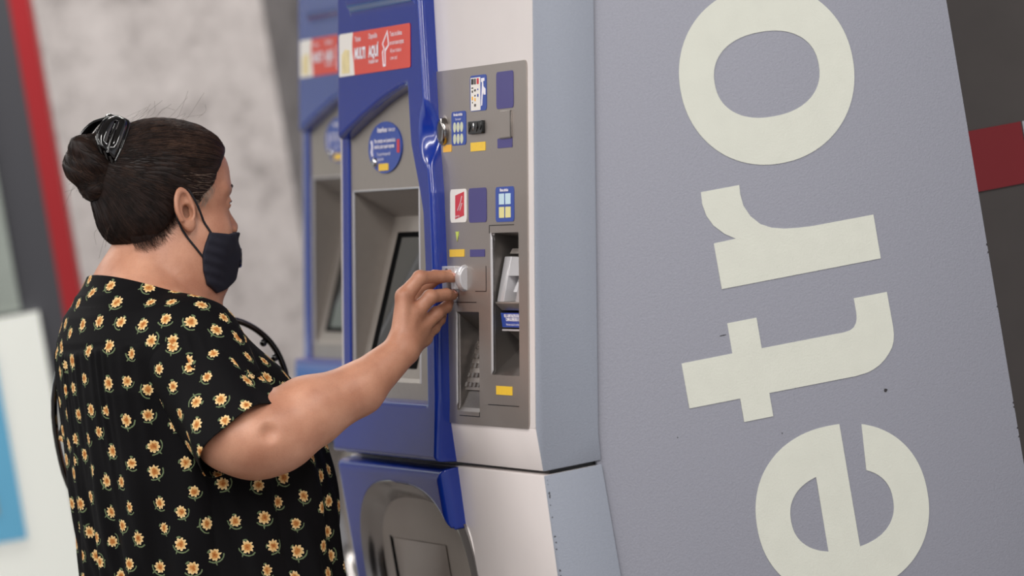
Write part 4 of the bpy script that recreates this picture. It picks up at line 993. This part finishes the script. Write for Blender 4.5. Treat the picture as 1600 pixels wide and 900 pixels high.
def flowers(o, dmin, seed):
    me = o.data; nv = len(me.polygons); rg = random.Random(seed)
    C_ = np.zeros(nv * 3, np.float32); me.polygons.foreach_get('center', C_); C_ = C_.reshape(-1, 3); Nn = np.zeros(nv * 3, np.float32); me.polygons.foreach_get('normal', Nn); Nn = Nn.reshape(-1, 3)
    order = np.random.default_rng(seed).permutation(nv); grid = {}; pts = []
    for i in order:
        c = C_[i]; k = tuple((c / dmin).astype(int)); ok = True
        for dx in (-1, 0, 1):
            for dy in (-1, 0, 1):
                for dz in (-1, 0, 1):
                    for j in grid.get((k[0] + dx, k[1] + dy, k[2] + dz), ()):
                        if ((C_[j] - c) ** 2).sum() < dmin * dmin: ok = False
        if ok: grid.setdefault(k, []).append(i); pts.append(i)
    P_ = C_[pts]; kd = KDTree(len(pts))
    for i, p in enumerate(P_): kd.insert(p, i)
    kd.balance()
    near = np.array([kd.find(c)[1] for c in C_])
    n = Nn[pts]; a = np.random.default_rng(seed + 1).uniform(0, 6.283, len(pts)); up = np.array([.1, .1, 1.0]); 
    e1 = np.cross(up, n); e1 /= np.linalg.norm(e1, axis=1)[:, None] + 1e-6; e2 = np.cross(n, e1)
    a = np.random.default_rng(seed + 1).normal(-1.2, .9, len(pts))
    t1 = e1 * np.cos(a)[:, None] + e2 * np.sin(a)[:, None]; t2 = np.cross(n, t1)
    lv = np.zeros(len(me.loops), np.int32); me.loops.foreach_get('vertex_index', lv)
    lt = np.zeros(nv, np.int32); me.polygons.foreach_get('loop_total', lt); lf = np.repeat(np.arange(nv), lt)
    V_ = np.zeros(len(me.vertices) * 3, np.float32); me.vertices.foreach_get('co', V_); V_ = V_.reshape(-1, 3)
    q = near[lf]; dlt = V_[lv] - P_[q]
    dist = np.linalg.norm(dlt, axis=1); u_ = (dlt * t1[q]).sum(1); v_ = (dlt * t2[q]).sum(1); tl = np.sqrt(u_ * u_ + v_ * v_) + 1e-6
    fac = dist / tl; sc = np.random.default_rng(seed + 2).uniform(.74, .94, len(pts))[q]
    l1 = me.uv_layers.new(name='flower'); l1.data.foreach_set('uv', np.stack([u_ * fac / sc, v_ * fac / sc], 1).astype(np.float32).ravel())
    rr = np.random.default_rng(seed + 3).random(len(pts))
    l2 = me.uv_layers.new(name='rnd'); l2.data.foreach_set('uv', np.stack([rr[q], rr[q]], 1).astype(np.float32).ravel())
def shell(o, t):
    md = o.modifiers.new('cloth', 'SOLIDIFY'); md.thickness = t; md.offset = -1
dress = sdf_obj('dress', f_dress, (-.26, -.30, .41), (.25, .30, 1.44), .0032, M['dress'], pn, co=4)
cut(dress, Vector((-.085, 0, 1.350)), Vector((.50, .04, .866)).normalized()); cut(dress, Vector((0, 0, .452)), Vector((0, 0, -1)))
flowers(dress, .0340, 21); shell(dress, .0016)
S0 = (-.040, -.135, 1.250); S1 = np.array((-.022, -.262, 1.130)); SD = (S1 - np.array((-.032, -.165, 1.262))); SD = SD / np.linalg.norm(SD)
def f_sleeve(P, s0, s1, sd, sg):
    e = np.array(s1) + np.array(sd) * .04
    d = sd_cone(P, s0, tuple(e), .0685, .073)
    d = smin(d, sd_ell(P, (-.030, sg * .165, 1.226), (.072, .060, .066)), .03)
    q = P - np.array(s1, np.float32); t = q @ np.array(sd, np.float32); a = np.array([1, 0, 0]) - sd * sd[0]; a /= np.linalg.norm(a); b = np.cross(sd, a)
    th = np.arctan2(q @ b.astype(np.float32), q @ a.astype(np.float32))
    k = np.clip((t + .17) / .17, 0, 1)
    d = d - .0035 * k * np.sin(th * 5 + 6 * t) - .0022 * np.sin(th * 3 - t * 46) * np.clip((t + .18) / .05, 0, 1)
    return d.astype(np.float32)
slv = sdf_obj('sleeve', lambda P: f_sleeve(P, S0, S1, SD, -1), (-.16, -.40, 1.0), (.12, -.02, 1.36), .0032, M['dress'], dress)
HN = Vector((.27, -.60, -.75)).normalized()
cut(slv, Vector((-.024, -.271, 1.135)) + HN * .018, HN); flowers(slv, .0340, 33); shell(slv, .0016)
T1 = np.array((-.065, .222, 1.12)); TD = T1 - np.array((-.032, .165, 1.262)); TD = TD / np.linalg.norm(TD)
sl2 = sdf_obj('sleeve', lambda P: f_sleeve(P, (-.040, .135, 1.250), T1, TD, 1), (-.20, .02, 1.0), (.12, .36, 1.36), .0036, M['dress'], dress)
cut(sl2, Vector(T1), Vector(TD)); flowers(sl2, .0340, 35); shell(sl2, .0016)
# shoes
for sy in (-1, 1):
    def f_shoe(P):
        d = smin(sd_cone(P, (-.045, sy * .095, .045), (.02, sy * .096, .05), .041, .041), sd_cone(P, (.02, sy * .096, .045), (.115, sy * .105, .032), .040, .030), .02)
        return np.maximum(np.maximum(d, .002 - P[:, 2]), P[:, 2] - .075).astype(np.float32)
    sdf_obj('shoe', f_shoe, (-.11, sy * .10 - .07, -.004), (.17, sy * .10 + .07, .10), .004, M['shoe'], pn)

# handbag under the left arm, glossy strap over the left shoulder
M['bag'] = mat('bag', (18, 17, 19), .45, bump=.2, bscale=300)
hb = tag(empty('handbag', PB, PYAW), 'black handbag with glossy arched strap at left shoulder of the woman', 'handbag')
bg = box('bag_body', (-.10, .275, .80), (.16, .345, 1.00), M['bag'], hb, .018)
tube('strap', spline([(.150, .30, .99), (.198, .215, 1.070), (.203, .150, 1.145), (.197, .132, 1.180), (.183, .128, 1.214), (.158, .128, 1.242), (.128, .128, 1.258), (.093, .128, 1.263), (.050, .135, 1.285), (-.01, .145, 1.330), (-.085, .165, 1.300), (-.13, .215, 1.20), (-.12, .275, 1.08), (-.085, .31, .99)], 70), .0048, M['gloss_black'], hb, 8)
for q in ((.190, .130, 1.194), (.176, .128, 1.219)):
    me = bpy.data.meshes.new('strap_stud'); bm = bmesh.new(); bmesh.ops.create_uvsphere(bm, u_segments=12, v_segments=8, radius=.0058); bm.to_mesh(me); bm.free(); smooth(me)
    k = link('strap_stud', me, M['gloss_black'], hb); k.location = (q[0] - .004, q[1], q[2] - .004)
